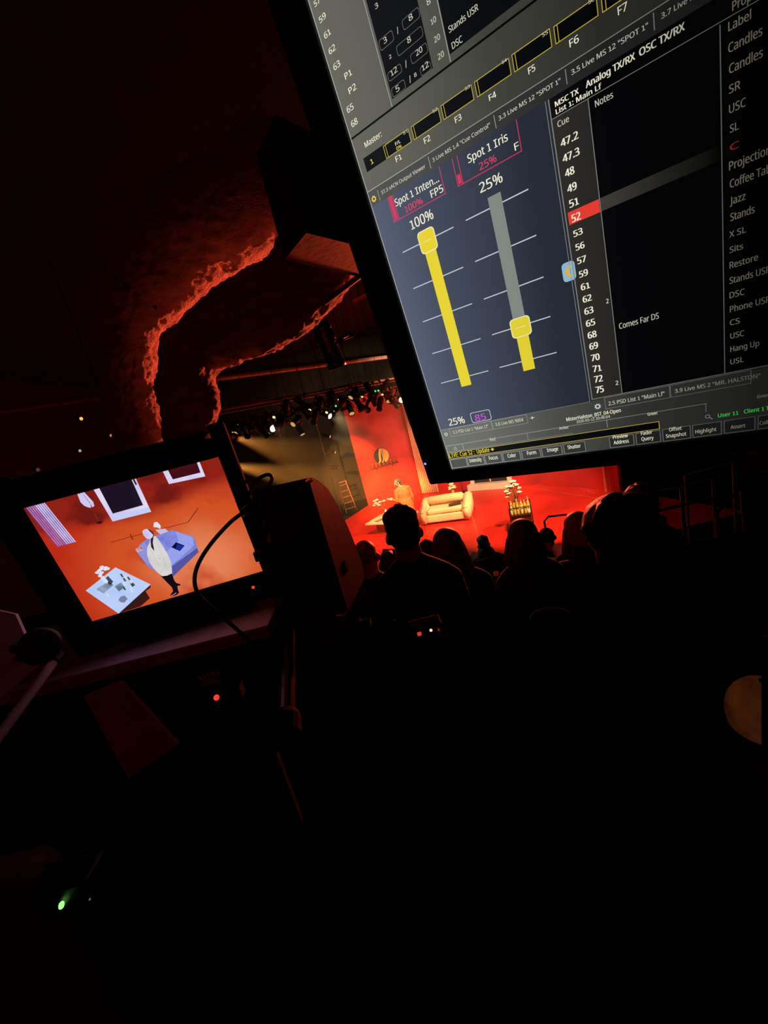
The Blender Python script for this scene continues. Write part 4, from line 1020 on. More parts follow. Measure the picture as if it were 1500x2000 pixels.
# ------------------------------------------------------------------ lighting rig
PIPEM = mat('red_brown_pipe', (150, 90, 80), .5, 20, .2)
def pipe(name, a, b, r, label, m=PIPEM):
    o = thing(name, label, 'pipe', a)
    d = Vector(b) - Vector(a); G().tube([(0, 0, 0), d], r, 10).obj('tube', m, o)
    g = G(); L = d.length; k = 0
    for f in (.04, .35, .66, .97):
        p = d * f; g.tube([p + Vector((0, 0, r)), (p.x, p.y, ZC - a[2])], .008, 6)
    g.obj('drop_rod', STEEL, o)
    return o
A0, A1 = PZ(418, 740, 5.0), PZ(757, 697, 5.0); dA = A1 - A0
pipe('lighting_beam', A0 - dA * .04, A1 + dA * .6, .05, 'long straight red lit beam above the stage light cluster', mat('beam_paint', (236, 170, 160), .6, 20, .15))
B0, B1 = PZ(494, 789, 4.3), PZ(725, 747, 4.3); dB = B1 - B0
pipe('lighting_pipe', B0 - dB * .35, B1 + dB * 1.2, .026, 'thin pipe that the stage light cluster hangs from')
C0 = PZ(470, 842, 3.98) + Vector((.2, 0, .2)); 
sideD = Vector((dB.y, -dB.x, 0)).normalized()
C0, C1 = B0 + Vector((-1.6, -.6, .0)), B0 + Vector((-1.6, -.6, .0)) + dB * 2.2
pipe('lighting_pipe', C0, C1, .026, 'second thin pipe left of the stage light cluster')
crs = thing('cross_pipe', 'short cross pipes linking the two lighting pipes', 'pipe', B0)
g = G()
for f in (.1, .9, 1.7): g.tube([dB * f + Vector((0, 0, .05)), dB * f + (C0 - B0) + Vector((0, 0, .05))], .022, 8)
g.obj('tube', PIPEM, crs)

FIXM = mat('fixture_black', (46, 36, 32), .32, 30, .35, 0, .55)
LENS_OFF = mat('lens_glass', (120, 105, 80), .12, 30, .3, 0, .4)
_proto = {}
def fixture(p, target, label, group=None, lit=None, strength=6., size=1., lamp=None, colname='', hang=True):
    """stage light: body, cap rings, lens, yoke, clamp; axis is local -Z"""
    p = Vector(p)
    key = (size, lit)
    dirv = (Vector(target) - p).normalized(); rot = dirv.to_track_quat('-Z', 'Y')
    if key not in _proto:
        r = thing('stage_light', label, 'stage light', p, 0, group)
        s = size
        G().lathe([(.035 * s, .24 * s), (.075 * s, .22 * s), (.088 * s, .1 * s), (.082 * s, .0), (.078 * s, -.14 * s), (.092 * s, -.15 * s), (.092 * s, -.2 * s), (.08 * s, -.2 * s), (.078 * s, -.17 * s)], 14).obj('body', FIXM, r, True)
        g = G()
        for k in range(3): g.lathe([(.094 * s, .05 * s + .05 * s * k), (.094 * s, .062 * s + .05 * s * k)], 14)
        g.obj('cooling_fins', FIXM, r)
        G().lathe([(.079 * s, -.172 * s), (.05 * s, -.186 * s), (.01 * s, -.19 * s)], 14).obj('lens', glow('lit_lens_%s' % colname, lit, strength) if lit else LENS_OFF, r, True)
        g = G(); g.tube([(-.105 * s, 0, 0), (-.11 * s, .1 * s, .02 * s), (-.08 * s, .19 * s, .03 * s), (.08 * s, .19 * s, .03 * s), (.11 * s, .1 * s, .02 * s), (.105 * s, 0, 0)], .011 * s, 6); g.obj('yoke', STEEL, r)
        G().box((0, .2 * s + .05 * s, .03 * s), (.045 * s, .1 * s, .04 * s), bev=.006).obj('clamp', STEEL, r)
        _proto[key] = r
    else:
        r = dup(_proto[key], label)
        if group: r['group'] = group
        elif 'group' in r: del r['group']
    r.location = p; r.rotation_mode = 'QUATERNION'; r.rotation_quaternion = rot
    if hang:
        a0 = Vector((0, .25 * size, .03 * size)); w0 = p + rot @ a0
        w1 = Vector((w0.x, w0.y, ZC)) if hang is True else Vector(hang)
        G().tube([a0, rot.inverted() @ (w1 - p)], .0016, 5).obj('hanger', BLACK, r)
    if lamp:
        power, c, cone = lamp
        ld_ = bpy.data.lights.new('spot', 'SPOT'); ld_.energy = power; ld_.color = c; ld_.spot_size = R(cone); ld_.spot_blend = .5; ld_.shadow_soft_size = .2 if c == RED else .06
        lo = bpy.data.objects.new('spot', ld_); COL.objects.link(lo); lo.parent = r; lo.location = (0, 0, -.22 * size)
    return r
GRP = 'stage lights in the cluster over the stage'; GL = 'black stage light hanging in the cluster over the stage'
rnd = random.Random(11)
def ppx(px, py, dep): return PD(px, py, dep)
for k, (px, py, dep) in enumerate([(458, 838, 8.4), (478, 842, 8.2), (497, 826, 8.7), (512, 842, 8.6), (560, 813, 9), (578, 822, 9.2), (597, 806, 9.4), (615, 815, 9.1), (655, 803, 9.7), (668, 790, 9.9), (684, 799, 9.6), (700, 788, 10),
                                   (712, 798, 9.8), (728, 781, 10.2), (742, 789, 9.9), (757, 776, 10.4), (770, 786, 10), (560, 795, 8.6), (588, 786, 8.9), (648, 778, 9.3), (690, 768, 9.7), (722, 760, 9.9), (752, 755, 10.2), (625, 790, 9),
                                   (540, 838, 8.9), (585, 838, 9.3), (800, 770, 10.4), (830, 764, 10.6), (860, 752, 10.8), (900, 745, 11)]):
    p = ppx(px, py, dep)
    fixture(p, p + Vector((rnd.uniform(-.9, 1.1), rnd.uniform(.5, 1.6) * (1 if k % 5 else -.9), rnd.uniform(-1.6, -.7))), *((GL, GRP, None) if k % 5 else ('black stage light with a gold glint painted as lens glow in the cluster', 'stage lights with painted gold glints in the cluster', (255, 200, 110))), strength=.6, size=.82, colname='gold')  # gold glints on the housings put in as glowing lenses
for k, (px, py, dep) in enumerate([(463, 826, 8.5), (487, 833, 8.7), (518, 822, 9), (536, 812, 9.1), (552, 826, 8.8), (570, 802, 9.2), (606, 797, 9.3), (628, 798, 9.5), (646, 790, 9.6), (663, 780, 9.8), (678, 784, 9.9), (694, 777, 9.8),
                                   (708, 772, 10), (718, 788, 10), (735, 772, 10.2), (748, 767, 10.3), (764, 762, 10.3), (776, 764, 10.3), (640, 802, 9.2), (702, 797, 9.6), (766, 781, 10)]):
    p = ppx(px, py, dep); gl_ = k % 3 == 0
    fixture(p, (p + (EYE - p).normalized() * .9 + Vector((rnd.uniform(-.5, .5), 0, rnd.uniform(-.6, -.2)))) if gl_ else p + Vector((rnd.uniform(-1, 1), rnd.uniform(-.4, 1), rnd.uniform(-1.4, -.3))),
            *(('small stage light with a bright gold glint painted as lens glow', 'small lights with painted gold glints in the cluster', (255, 214, 130)) if gl_ else ('small stage light tucked between the bigger ones in the cluster', 'small stage lights in the cluster', None)), strength=1.6, size=.42 if gl_ else .5, colname='glint')  # more gold glints painted as small glowing lenses
for k, (a, b) in enumerate([((470, 815, 8.9), (540, 800, 9.2)), ((548, 800, 9.1), (632, 786, 9.5)), ((640, 786, 9.5), (712, 770, 9.9)), ((700, 772, 9.8), (775, 756, 10.3)), ((600, 772, 9.3), (690, 757, 9.8))]):
    a, b = PD(*a), PD(*b); o = thing('cable', ['leftmost', 'second from left', 'third from left', 'rightmost', 'uppermost'][k] + ' sagging black cable among the stage lights of the cluster', 'cable', a)
    G().tube([(b - a) * (t / 8) + Vector((0, 0, -.32 * (t / 8) * (1 - t / 8))) for t in range(9)], .009, 6).obj('jacket', DULL, o)
    G().tube([(0, 0, 0), (0, 0, ZC - a.z)], .0016, 5).obj('hanger', BLACK, o)
# lit ones
WL = (255, 236, 170)
fixture(ppx(525, 832, 8.9), EYE + Vector((2, 4, -2.6)), 'brightest lit stage light, facing us at the left of the cluster', None, WL, 9, 1.0, (25, WARM, 60), colname='a')
fixture(ppx(543, 823, 9.0), EYE + Vector((-3, 6.5, -2)), 'lit stage light just right of the brightest one', None, (255, 220, 130), 2.5, .8, colname='b')
fixture(ppx(636, 809, 9.5), EYE + Vector((3.5, 5.5, -3)), 'lit stage light with a short pale beam, left of the red wall', None, (255, 244, 200), 7, .8, (220, (1, .85, .5), 40), colname='c')
fixture(ppx(450, 851, 8.1), PD(608, 897, 12.5), 'lit stage light at the far left throwing the long amber beam', None, (255, 214, 130), 5, .85, (15000, (1, .40, .08), 20), colname='d')
fixture(ppx(432, 905, 8.3), PD(660, 948, 12.5), 'stage light behind the video monitor throwing a lower amber beam', None, (255, 214, 130), 5, .85, (9000, (1, .40, .08), 16), colname='d2')
fixture(ppx(783, 778, 10.1), EYE + Vector((1, 4, -1.5)), 'lit stage light above the top of the curtain', None, (255, 228, 150), 8, .9, colname='e')
for px, py, k in [(638, 851, 'f'), (648, 883, 'g'), (655, 913, 'h')]:
    p = PY(px, py, 15.6)
    fixture(p, (2.5, 14.2, 1.2), 'side light on the boom stand, ' + {'f': 'topmost of the three', 'g': 'middle of the three', 'h': 'lowest of the three'}[k], None, {'f': (255, 150, 110), 'g': (230, 190, 140), 'h': (170, 120, 90)}[k], {'f': 2.5, 'g': 1.6, 'h': .5}[k], .75,
            {'f': (420, (1, .7, .4), 34), 'g': (300, (1, .75, .5), 30), 'h': None}[k], colname=k, hang=(-1.62, 15.6, p.z))
# the lamps that light the stage, and the added red rim lamp
LBL = ['stage light hidden by the console monitor, aimed at the coffee table and sofa', 'stage light right of the cluster, hidden by the console monitor', 'stage light behind the monitor aimed at the red wall', 'added stage light low in the cluster that brightens the coffee table', 'stage light behind the monitor aimed at the drinks trolley']
for (p, t, pw, c, cone), lb in zip(KEYS, LBL): fixture(p, t, lb, None, WL, 6, 1.05, (pw, c, cone), colname='k')
for p, t, pw, c, cone in ADDED_RIM: fixture(p, t, 'added unseen red lamp behind the console monitor for the rim light', None, (255, 60, 40), 4, 1.1, (pw, c, cone), colname='r')
for px, py, dep in [(733, 764, 9.3), (739, 763, 9.3), (656, 793, 8.9)]:
    q = PD(px, py, dep); fx_ = min([o for o in COL.objects if o.name.startswith('stage_light') and o.type == 'EMPTY'], key=lambda o: (o.location - q).length)
    gl = G(); gl.ball((0, 0, 0), .022, 2); o = gl.obj('status_light', glow('green_indicator', (60, 235, 150), 1.1), fx_)
    o.location = fx_.rotation_quaternion.inverted() @ (q - fx_.location); o['label'] = 'tiny green status light'
# hanging drum shaped fixture near the beam
fixture(PD(643, 677, 5.2), PD(640, 677, 5.2) + Vector((.15, .1, -1)), 'black cylinder light hanging above the long beam, below the ceiling box', None, None, 1, 1.35)
# lights on the dark left side
pipe('lighting_pipe', (-6.2, 4.2, 4.75), (-3.5, 6.6, 4.75), .025, 'dark side pipe with small lights, above the video monitor')
for k, (px, py, dep) in enumerate([(155, 817, 5.6), (214, 850, 5.8), (153, 880, 5.2), (200, 898, 5.4), (70, 917, 5.3)]):
    p = PD(px, py, dep)
    fixture(p, EYE + Vector((1.5, 2, -1)), 'small dark light ' + ['with a painted gold glint, highest on the left side', 'rightmost on the left side', 'with a painted white glint, in the middle of the left side', 'with a painted orange glint just above the video monitor', 'lowest and furthest left'][k], None,
            [(255, 190, 80), (220, 120, 70), (200, 190, 190), (200, 96, 60), (120, 66, 56)][k], [1.1, .9, .7, .75, .5][k], [.3, .24, .22, .3, .3][k], colname='s%d' % k)  # the glints here are painted as dim lens glow

# ------------------------------------------------------------------ wrapped ducts above the booth
FUZZ = mat('fuzzy_duct_wrap', (226, 200, 186), .95, 9, .45, 1., stretch=(1, 1, 3), sheen=.3, bscale=50)
def catmull(P, n=6):
    P = [Vector(p) for p in P]; out = []
    for i in range(len(P) - 1):
        a, b, c, d = P[max(i - 1, 0)], P[i], P[i + 1], P[min(i + 2, len(P) - 1)]
        for k in range(n):
            t = k / n; out.append(.5 * ((2 * b) + (c - a) * t + (2 * a - 5 * b + 4 * c - d) * t * t + (3 * b - 3 * c + d - a) * t ** 3))
    out.append(P[-1]); return out
def duct(name, pts, label, seed=1):
    """pts: (px, py, depth, radius px) along the centre line"""
    P = catmull([PD(x, y, d) for x, y, d, r in pts], 12); rr = catmull([Vector((r / FPX * d, 0, 0)) for x, y, d, r in pts], 12)
    r = thing(name, label, 'duct', P[0])
    g = G(); g.tube([p - P[0] for p in P], [q.x for q in rr], 72)
    from mathutils import noise
    bmesh.ops.subdivide_edges(g.b, edges=[e for e in g.b.edges if len(e.link_faces) == 2], cuts=1, use_grid_fill=True)
    g.b.normal_update()
    for v in g.b.verts:
        q = v.co * 7 + Vector((seed, 0, 0)); s_ = Vector((v.co.x * 14 + v.co.z * 14, v.co.y * 14, v.co.z * 40 - v.co.x * 46)); v.co += v.normal * (.02 * noise.noise(q) + .010 * noise.noise(q * 3.1) + .008 * noise.noise(s_ * 1.2) + .005 * noise.noise(s_ * 2.6))
    g.obj('wrap', FUZZ, r, True)
    b = G()
    for k in range(9, len(P) - 4, 16):
        t = (P[k + 1] - P[k - 1]).normalized(); b.tube([P[k] - P[0] - t * .012, P[k] - P[0] + t * .012], rr[k].x * 1.0 - .012, 28)
    b.obj('strap', BLACK, r)
    return r
duct('wrapped_duct', [(560, 330, 2.6, 95), (470, 400, 2.6, 92), (374, 458, 2.6, 90), (296, 549, 2.6, 76), (250, 625, 2.6, 60), (251, 705, 2.6, 49), (258, 785, 2.6, 49), (280, 860, 2.6, 48), (305, 960, 2.6, 44)], 'fuzzy wrapped air duct at left with a red lit right edge', 1)
duct('wrapped_duct', [(640, 400, 2.35, 80), (632, 480, 2.35, 78), (580, 562, 2.35, 72), (510, 615, 2.35, 70), (435, 650, 2.35, 62), (383, 700, 2.35, 46), (367, 755, 2.35, 57), (372, 795, 2.35, 54), (366, 850, 2.35, 44), (360, 930, 2.35, 40)], 'fuzzy wrapped air duct bending down in the middle with a red lit lower edge', 5)
# sheet metal box and angle bar
FOIL = mat('dull_foil', (72, 56, 42), .6, 9, .6, .12, .1, spec=.2)
bx_ = thing('ceiling_box', 'dull metal duct box whose sharp lower corner touches the monitor edge', 'duct box', PD(702, 541, 2.3))
o0 = PD(702, 541, 2.3)
q = [PZ(556, 507, o0.z) - o0, Vector(), PZ(699, 480, o0.z) - o0, PZ(598, 455, o0.z) - o0]
G().quadbox(q, Vector((0, 0, .4))).obj('housing', FOIL, bx_)
ab_ = thing('angle_bar', 'thin red lit angle bar running down from the corner of the ceiling box', 'bar', PD(704, 541, 2.28))
e0 = PD(704, 541, 2.28); e1 = PD(628, 598, 2.28)
up_ = Vector((0, 0, .022))
G().quadbox([Vector(), e1 - e0, e1 - e0 + up_, up_], Vector((.01, .012, 0))).obj('flange', PIPEM, ab_)
G().quadbox([Vector(), e1 - e0, e1 - e0 + Vector((.012, .025, 0)), Vector((.012, .025, 0))], Vector((0, 0, .004))).obj('flange', PIPEM, ab_)
ab2 = thing('pipe_stub', 'short dim glinting pipe end right of the ducts', 'pipe', PD(690, 590, 3.4)); e0 = PD(690, 590, 3.4)
G().tube([(0, 0, 0), PD(716, 577, 3.4) - e0], .018).obj('tube', PIPEM, ab2)
G().tube([PD(703, 583, 3.4) - e0, PD(703, 583, 3.4) - e0 + Vector((0, 0, ZC - PD(703, 583, 3.4).z))], .008).obj('drop_rod', STEEL, ab2)
ab2_ = None

# ------------------------------------------------------------------ handrails
RAILM = mat('rail_paint', (60, 38, 36), .5, 20, .2, 0, .1, spec=.2)
def rail(label, pts, r=.02, extra=(), name='handrail'):
    pts = [Vector(p) for p in pts]
    o = thing(name, label, 'railing', pts[0])
    G().tube([p - pts[0] for p in pts], r, 8).obj('tube', RAILM, o)
    for e in extra: G().tube([Vector(p) - pts[0] for p in e], r * .9, 8).obj('post', RAILM, o)
    return o
a = PD(1063, 1018, 5.2)
rail('black handrail end beside the dark head, right of the bob haired woman', [(a.x, a.y, .5), a, a + Vector((.06, 0, .045)), PD(1106, 1005, 5.2)], .013, [(PD(1106, 1005, 5.2), Vector((PD(1106, 1005, 5.2).x, PD(1106, 1005, 5.2).y, .5)))])
a = PD(745, 1079, 4.5)
rail('bent black grab rail between the balding man and the big eared man', [(a.x, a.y, .84), a + Vector((0, 0, -.04)), a + Vector((.03, 0, .02)), PD(768, 1073, 4.5), (PD(768, 1073, 4.5).x + .02, a.y, .84)], .014, name='grab_rail')
a = PD(1272, 963, 5); b = PD(1392, 936, 4.6)
rail('dim railing of the side platform at right, upright post at its left end', [(a.x, a.y, .84), a, b, (b.x, b.y, .84)], .022, [(PD(1276, 1000, 5), PD(1410, 968, 4.6)), ((PD(1330, 950, 4.8) + Vector((0, 0, 0))), Vector((PD(1330, 950, 4.8).x, PD(1330, 950, 4.8).y, .84)))], 'side_railing')
a = PD(1338, 929, 6); b = PD(1432, 902, 5.6)
rail('higher dim rail of the side platform at far right', [a, b, Vector((b.x, b.y, .5))], .02, [(a, Vector((a.x, a.y, .5)))], 'side_railing')
a = PD(1400, 1000, 3.6); b = PD(1448, 952, 3.6)
rail('slanted glinting stair rail low at the right', [a, b, Vector((b.x + .05, b.y, 1.2))], .018, [(a, Vector((a.x, a.y, 1.2)))], 'stair_rail')

# ------------------------------------------------------------------ booth: ledge, speaker, cables, small devices
LEDGE = mat('ledge_laminate', (178, 160, 190), .5, 30, .2, .05)
lg = thing('booth_ledge', 'dusty dark ledge below the video monitor, lit faintly purple', 'ledge', (-.55, .66, 3.32))
G().box((-.23, .06, 0), (1.13, .27, .022), bev=.004).obj('top_board', LEDGE, lg)
for x in (-.7, -.1): G().box((x, .0, -.03), (.03, .12, .04), bev=.004).obj('bracket', DULL, lg)
# video monitor stand
vst = G(); vst.box((.13, -.062, -.06), (.2, .02, .1), bev=.004); vst.box((.13, -.02, -.09), (.06, .1, .02)); vst.obj('stand', CASE, vm)
# black powered speaker, front towards us, curved side
sp0 = PD(631, 1208, .78)
spk = thing('speaker', 'black rounded speaker box beside the video monitor, right side lit red', 'speaker', sp0, R(-15))
SPM = mat('speaker_shell', (56, 34, 25), .6, 14, .3, .012, spec=.2)
hh = .262
prof = [(0, 0), (0, hh), (.03, hh + .001), (.058, hh - .010), (.084, hh - .03), (.106, hh - .062), (.124, hh - .1), (.139, hh - .14), (.15, hh - .18), (.157, .05), (.155, .02), (.14, 0)]
g = G(); g.prism(prof, -.082, .05, Matrix(((0, 0, 1, 0), (1, 0, 0, 0), (0, 1, 0, 0), (0, 0, 0, 1))))
bmesh.ops.bevel(g.b, geom=g.b.edges[:], offset=.007, segments=3, affect='EDGES'); g.obj('cabinet', SPM, spk)
G().box((-.016, -.004, hh * .5), (.112, .008, hh * .88), bev=.003).obj('grille', mat('grille_cloth', (16, 14, 15), .9, 200, .3, .2), spk)
g = G(); g.lathe([(.0125, -.002), (.0125, .0016), (.009, .0018)], 20, Matrix.Translation((.0495, .06, .075)) @ Matrix.Rotation(R(90), 4, 'Y')); g.obj('socket_hole', DULL, spk)
g = G(); g.box((0, .07, -.004), (.08, .09, .01), bev=.003); g.obj('foot', MATTE, spk)
# arm carrying the speaker
pa, pb_ = PD(563, 1150, .80), PD(560, 1418, .575)
arm2 = thing('speaker_mount', 'thick dark mounting pole below the speaker box, reaching down towards us', 'mount', pa)
ARMM = mat('satin_tube', (70, 66, 74), .3, 30, .1, 0, .5)
G().tube([(0, 0, 0), pb_ - pa], .0125, 16).obj('tube', ARMM, arm2)
t_ = (pb_ - pa).normalized(); q_ = t_.to_track_quat('Z', 'Y').to_matrix().to_4x4()
G().lathe([(.016, -.02), (.02, -.012), (.02, .012), (.016, .02)], 16, Matrix.Translation(pb_ - pa) @ q_).obj('collar', DULL, arm2)
bp = PD(520, 1470, .6) - pa
G().tube([pb_ - pa, (bp.x, bp.y, bp.z), (bp.x, bp.y, 2.21 - pa.z)], .016, 12).obj('post', DULL, arm2)
G().box((bp.x, bp.y, 2.215 - pa.z), (.26, .26, .02), bev=.006).obj('foot_plate', MATTE, arm2)
pc, pd_ = PD(712, 1222, .86), PD(707, 1300, .8)
br2 = thing('support_rod', 'thin dark rod with a red sheen under the right side of the speaker', 'mount', pc)
G().tube([(0, 0, 0), pd_ - pc, (pd_.x - pc.x, .84 - pc.y, pd_.z - pc.z - .01)], .009, 12).obj('tube', ARMM, br2)
G().box((0, 0, .004), (.03, .03, .006), bev=.002).obj('top_plate', DULL, br2)
# cables
CAB = mat('cable_rubber', (20, 18, 18), .35, 60, .2)
def cable(label, pts, r, plug=True, name='cable'):
    P = catmull(pts, 8); o = thing(name, label, 'cable', P[0])
    G().tube([p - P[0] for p in P], r, 10).obj('jacket', CAB, o, True)
    if plug:
        t = (P[0] - P[1]).normalized(); G().tube([Vector(), t * .018, t * .03], [r * 1.9, r * 1.9, r * 1.2], 10).obj('plug', MATTE, o, True)
    return o
cable('black cable curving down across the video monitor screen', [PD(472, 1003, .575), PD(448, 1022, .565), (PD(412, 1062, .56)), PD(388, 1100, .56), PD(380, 1132, .56), PD(387, 1160, .565), PD(408, 1182, .575), PD(445, 1214, .585), PD(482, 1247, .585), PD(500, 1270, .6), PD(510, 1330, .66)], .0028)
cable('black cable looped above the top right corner of the video monitor', [PD(486, 975, .66), PD(489, 955, .66), PD(505, 935, .665), PD(524, 927, .67), PD(531, 936, .675), PD(520, 955, .68), PD(505, 972, .68), PD(510, 984, .68), PD(522, 978, .685), PD(535, 985, .7)], .003)
# little connectors on the monitor's right side
for lb, px, py, D_, m, sz in [('small green tipped connector on the side of the video monitor', 516, 1024, .63, mat('green_tip', (120, 150, 130), .3), .004), ('salmon coloured strip connector on the side of the video monitor', 527, 1050, .64, mat('salmon_tip', (190, 120, 96), .4), .0042), ('dark knob at the lower right side of the video monitor', 512, 1086, .64, MATTE, .007)]:
    o = thing('connector', lb, 'connector', PD(px, py, D_), R(6))
    G().box((0, 0, 0), (sz, .012, sz * 3.2), Matrix.Rotation(R(-18), 3, 'Y').transposed(), .001).obj('tip', m, o)
    G().box((-.006, .008, 0), (.014, .012, .016), bev=.002).obj('shell', MATTE, o)
# red lit fascia under the ledge
fp = thing('folder', 'dark red folder standing under the booth ledge', 'folder', PD(262, 1400, .60))
c_ = PD(262, 1400, .60)
RB = mat('red_card', (140, 24, 14), .7, 8, .2)
G().quadbox([PD(165, 1362, .62) - c_, PD(236, 1332, .63) - c_, PD(347, 1455, .60) - c_, PD(250, 1520, .59) - c_], Vector((0, .006, 0))).obj('cover', RB, fp)
G().quadbox([PD(170, 1366, .62) - c_ + Vector((0, .008, 0)), PD(236, 1336, .63) - c_ + Vector((0, .008, 0)), PD(343, 1455, .60) - c_ + Vector((0, .008, 0)), PD(250, 1515, .59) - c_ + Vector((0, .008, 0))], Vector((0, .003, 0))).obj('pages', DULL, fp)
# steel plate and tube at far left
pl = thing('bracket_plate', 'grey steel bracket plate with a bolt hole at the left edge', 'bracket', PD(20, 1290, .5)); c_ = PD(20, 1290, .5)
G().quadbox([PD(-60, 1180, .5) - c_, PD(30, 1200, .52) - c_, PD(75, 1300, .52) - c_, PD(-40, 1400, .48) - c_], Vector((-.004, .008, -.002))).obj('plate', mat('grey_steel', (205, 198, 220), .5, 20, .15), pl)
G().lathe([(.005, -.0015), (.005, .002)], 16, Matrix.Translation(PD(27, 1268, .497) - c_) @ (EYE - PD(27, 1268, .5)).to_track_quat('Z', 'Y').to_matrix().to_4x4()).obj('bolt_hole', BLACK, pl)
kn = thing('clamp_knob', 'black round clamp knob right of the steel bracket plate', 'knob', PD(78, 1262, .5))
g = G(); qk = (EYE - PD(78, 1262, .5)).to_track_quat('Z', 'Y').to_matrix().to_4x4()
g.lathe([(.012, -.012), (.022, -.01), (.022, .004), (.018, .008)], 20, qk); g.obj('knob', MATTE, kn, True)
G().tube([(0, 0, 0), PD(40, 1285, .51) - PD(78, 1262, .5)], .006).obj('screw', STEEL, kn)
tbp, tbq = PD(106, 1292, .52), PD(-30, 1475, .42)
tbh = thing('steel_tube', 'thin grey steel tube slanting down at the left edge', 'tube', tbp)
G().tube([(0, 0, 0), tbq - tbp], .0052, 12).obj('tube', MATS['grey_steel'], tbh)
G().tube([(0, 0, 0), (tbp - tbq).normalized() * .012], .007, 12).obj('end_cap', MATTE, tbh)

# desk with devices in the dark below
desk = thing('booth_desk', 'black booth desk in the dark lower half of the picture', 'desk', (0, .35, 2.205))
G().box((.3, .1, .60), (2.2, .55, .03), bev=.005).obj('desktop', mat('black_laminate', (14, 13, 14), .6, 20, .2), desk)
for x in (-.72, 1.32):
    for y in (-.1, .3): G().box((x, y, .294), (.05, .05, .586), bev=.004).obj('leg', STEEL, desk)
DT = 2.22 + .875
def on_desk(px, py): return PZ(px, py, DT)
REDL = glow('red_led', (255, 60, 40), 4.)
ib = PZ(832, 1231, 3.063)
it = thing('intercom_box', 'small dark intercom box with two glowing red lights below the audience', 'intercom', ib)
G().box((0, .02, -.006), (.085, .05, .034), bev=.004).obj('case', DULL, it)
G().ball((.0115, -.0065, .0005), .0034, 2).obj('call_light', glow('red_led_hot', (255, 130, 100), 5), it)
G().box((-.018, -.0065, -.001), (.010, .006, .008), bev=.001).obj('talk_button', glow('red_led_dim', (230, 60, 40), .9), it)
G().box((.03, -.0065, -.003), (.004, .006, .006), bev=.001).obj('side_light', glow('red_led_side', (200, 20, 20), .5), it)
sd = PD(423, 1362, .62)
pw = thing('power_strip', 'black power strip with a single red light under the ledge', 'power strip', sd)
G().box((0, .012, .01), (.07, .02, .05), bev=.003).obj('case', DULL, pw)
G().ball((0, -.0005, 0), .0042, 2).obj('switch_light', glow('red_switch', (255, 40, 36), 2.2), pw)
g = G()
for k in range(5): g.box((-.012 + .006 * k, .0015, .034), (.003, .003, .012), Matrix.Rotation(R(-40 + 20 * k), 3, 'Y'))
g.box((0, .0015, .026), (.03, .003, .006)); g.obj('painted_reflection', mat('reflection_red', (150, 20, 16), .4), pw)  # crown of red reflections painted as small red bars
gd = PD(120, 1768, .45)
dv = thing('floor_pedal', 'small black device with a green light in the dark lower left corner', 'device', gd)
G().box((0, .02, 0), (.07, .035, .04), bev=.004).obj('case', MATTE, dv)
G().ball((0, 0, 0), .0028, 2, (1, 1, 1.8), Matrix.Rotation(R(30), 3, 'Y')).obj('status_light', glow('green_led', (150, 255, 120), 1.6), dv)
G().ball((.03, .001, -.003), .0011, 1).obj('second_light', glow('green_led_dim', (110, 130, 110), .6), dv)
G().box((0, .03, (2.22 - gd.z) / 2 - .01), (.05, .02, gd.z - 2.22 - .03)).obj('stem', MATTE, dv)
# oval clear lid, dark red chair back, amber lit round thing
ld0 = PZ(1076, 1208, 3.059)
bw = thing('clear_bowl', 'faint clear oval plastic dish below the audience', 'dish', ld0)
CLP = mat('clear_plastic', (14, 10, 10), .95, 9, .1, spec=.02)
G().lathe([(.012, -.018), (.03, -.014), (.044, 0), (.046, .002), (.042, .001), (.028, -.011), (.01, -.014)], 24).obj('bowl', CLP, bw, True)
cb0 = PD(20, 1800, .5)
chb = thing('booth_chair', 'dim brown rounded chair back at the lower left edge', 'chair', (cb0.x, cb0.y, 2.221))
BRC = mat('brown_vinyl', (90, 42, 32), .6, 14, .2)
zz = PD(30, 1690, .5).z - 2.221
G().box((-.02, .02, zz - .17), (.15, .05, .34), bev=.022).obj('backrest', BRC, chb, True)
G().box((-.02, -.2, zz - .42), (.36, .36, .07), bev=.03).obj('seat', BRC, chb, True)
G().tube([(-.02, -.2, .02), (-.02, -.2, zz - .4)], .025).obj('column', STEEL, chb)
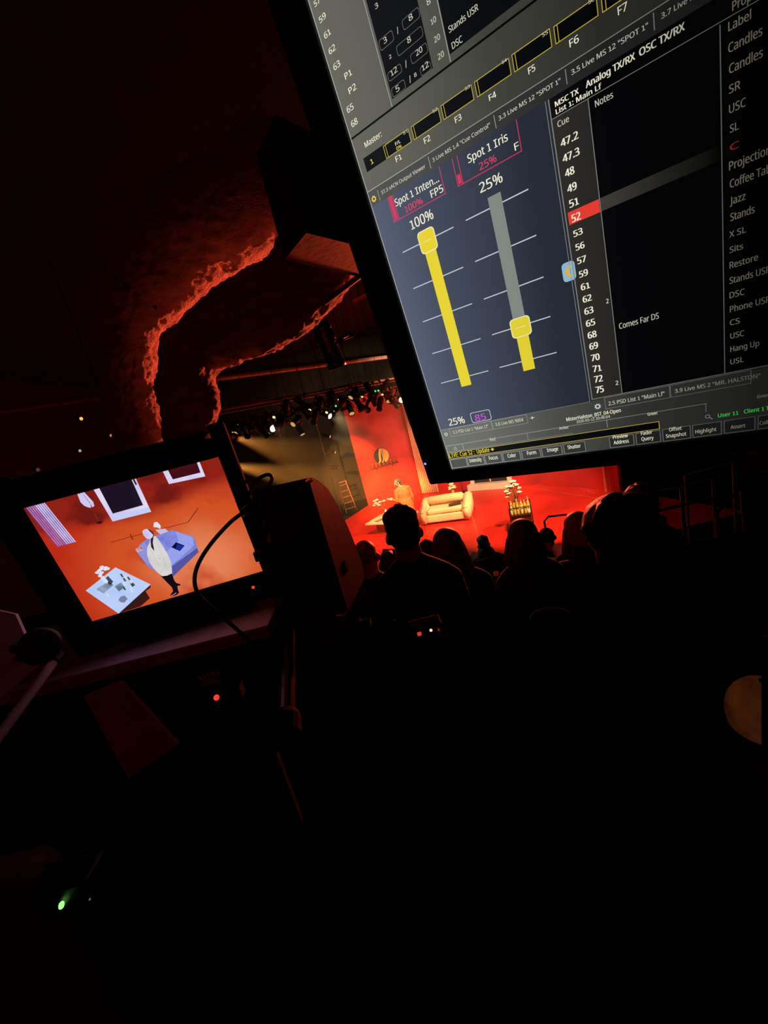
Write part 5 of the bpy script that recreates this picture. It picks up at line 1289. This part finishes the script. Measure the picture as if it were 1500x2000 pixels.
for k in range(5): G().tube([(-.02, -.2, .07), (-.02 + .25 * math.cos(k * 1.257), -.2 + .25 * math.sin(k * 1.257), .03)], .016).obj('leg', STEEL, chb)
am0 = PD(1494, 1388, .75)
dl = thing('desk_lamp', 'dim amber rounded lamp shade at the right edge beside a dark panel', 'lamp', am0)
G().lathe([(.055, -.03), (.058, -.01), (.0575, .004), (.054, .02), (.047, .035), (.037, .047), (.024, .056), (.008, .0605)], 48).obj('lamp_shade', glow('amber_shade', (92, 44, 14), .45, noise=((44, 18, 6), 18, .3, .7)), dl, True)
G().tube([(0, 0, .06), (.02, .05, .03), (.02, .06, 2.22 - am0.z)], .007).obj('stem', STEEL, dl)
G().lathe([(.07, 0), (.07, .012), (.01, .02)], 20, Matrix.Translation((.02, .06, 2.222 - am0.z))).obj('base', STEEL, dl)
pn0 = PD(1505, 1330, .7)
pn = thing('dark_panel', 'dark upright panel covering the right part of the amber lamp', 'panel', pn0)
G().quadbox([PD(1487, 1240, .66) - pn0, PD(1600, 1240, .66) - pn0, PD(1600, 1480, .66) - pn0, PD(1487, 1480, .66) - pn0], Vector((0, -.015, 0))).obj('board', MATTE, pn)
G().tube([PD(1530, 1400, .67) - pn0, Vector((PD(1530, 1400, .67).x - pn0.x, PD(1530, 1400, .67).y - pn0.y, 2.22 - pn0.z))], .01).obj('post', STEEL, pn)

# ------------------------------------------------------------------ haze over the stage
hz = G(); hz.box((.6, 12.7, 2.35), (12.4, 11.2, 4.5))
hm = bpy.data.materials.new('stage_haze'); hm.use_nodes = True
nt = hm.node_tree; nt.nodes.remove(nt.nodes['Principled BSDF'])
vs_ = nt.nodes.new('ShaderNodeVolumeScatter'); vs_.inputs['Color'].default_value = (1, .86, .7, 1); vs_.inputs['Density'].default_value = .013; vs_.inputs['Anisotropy'].default_value = .35
nt.links.new(vs_.outputs[0], nt.nodes['Material Output'].inputs['Volume'])
o = hz.obj('haze', hm, kind='stuff'); tag(o, 'thin theatrical haze hanging over the whole stage', 'haze')
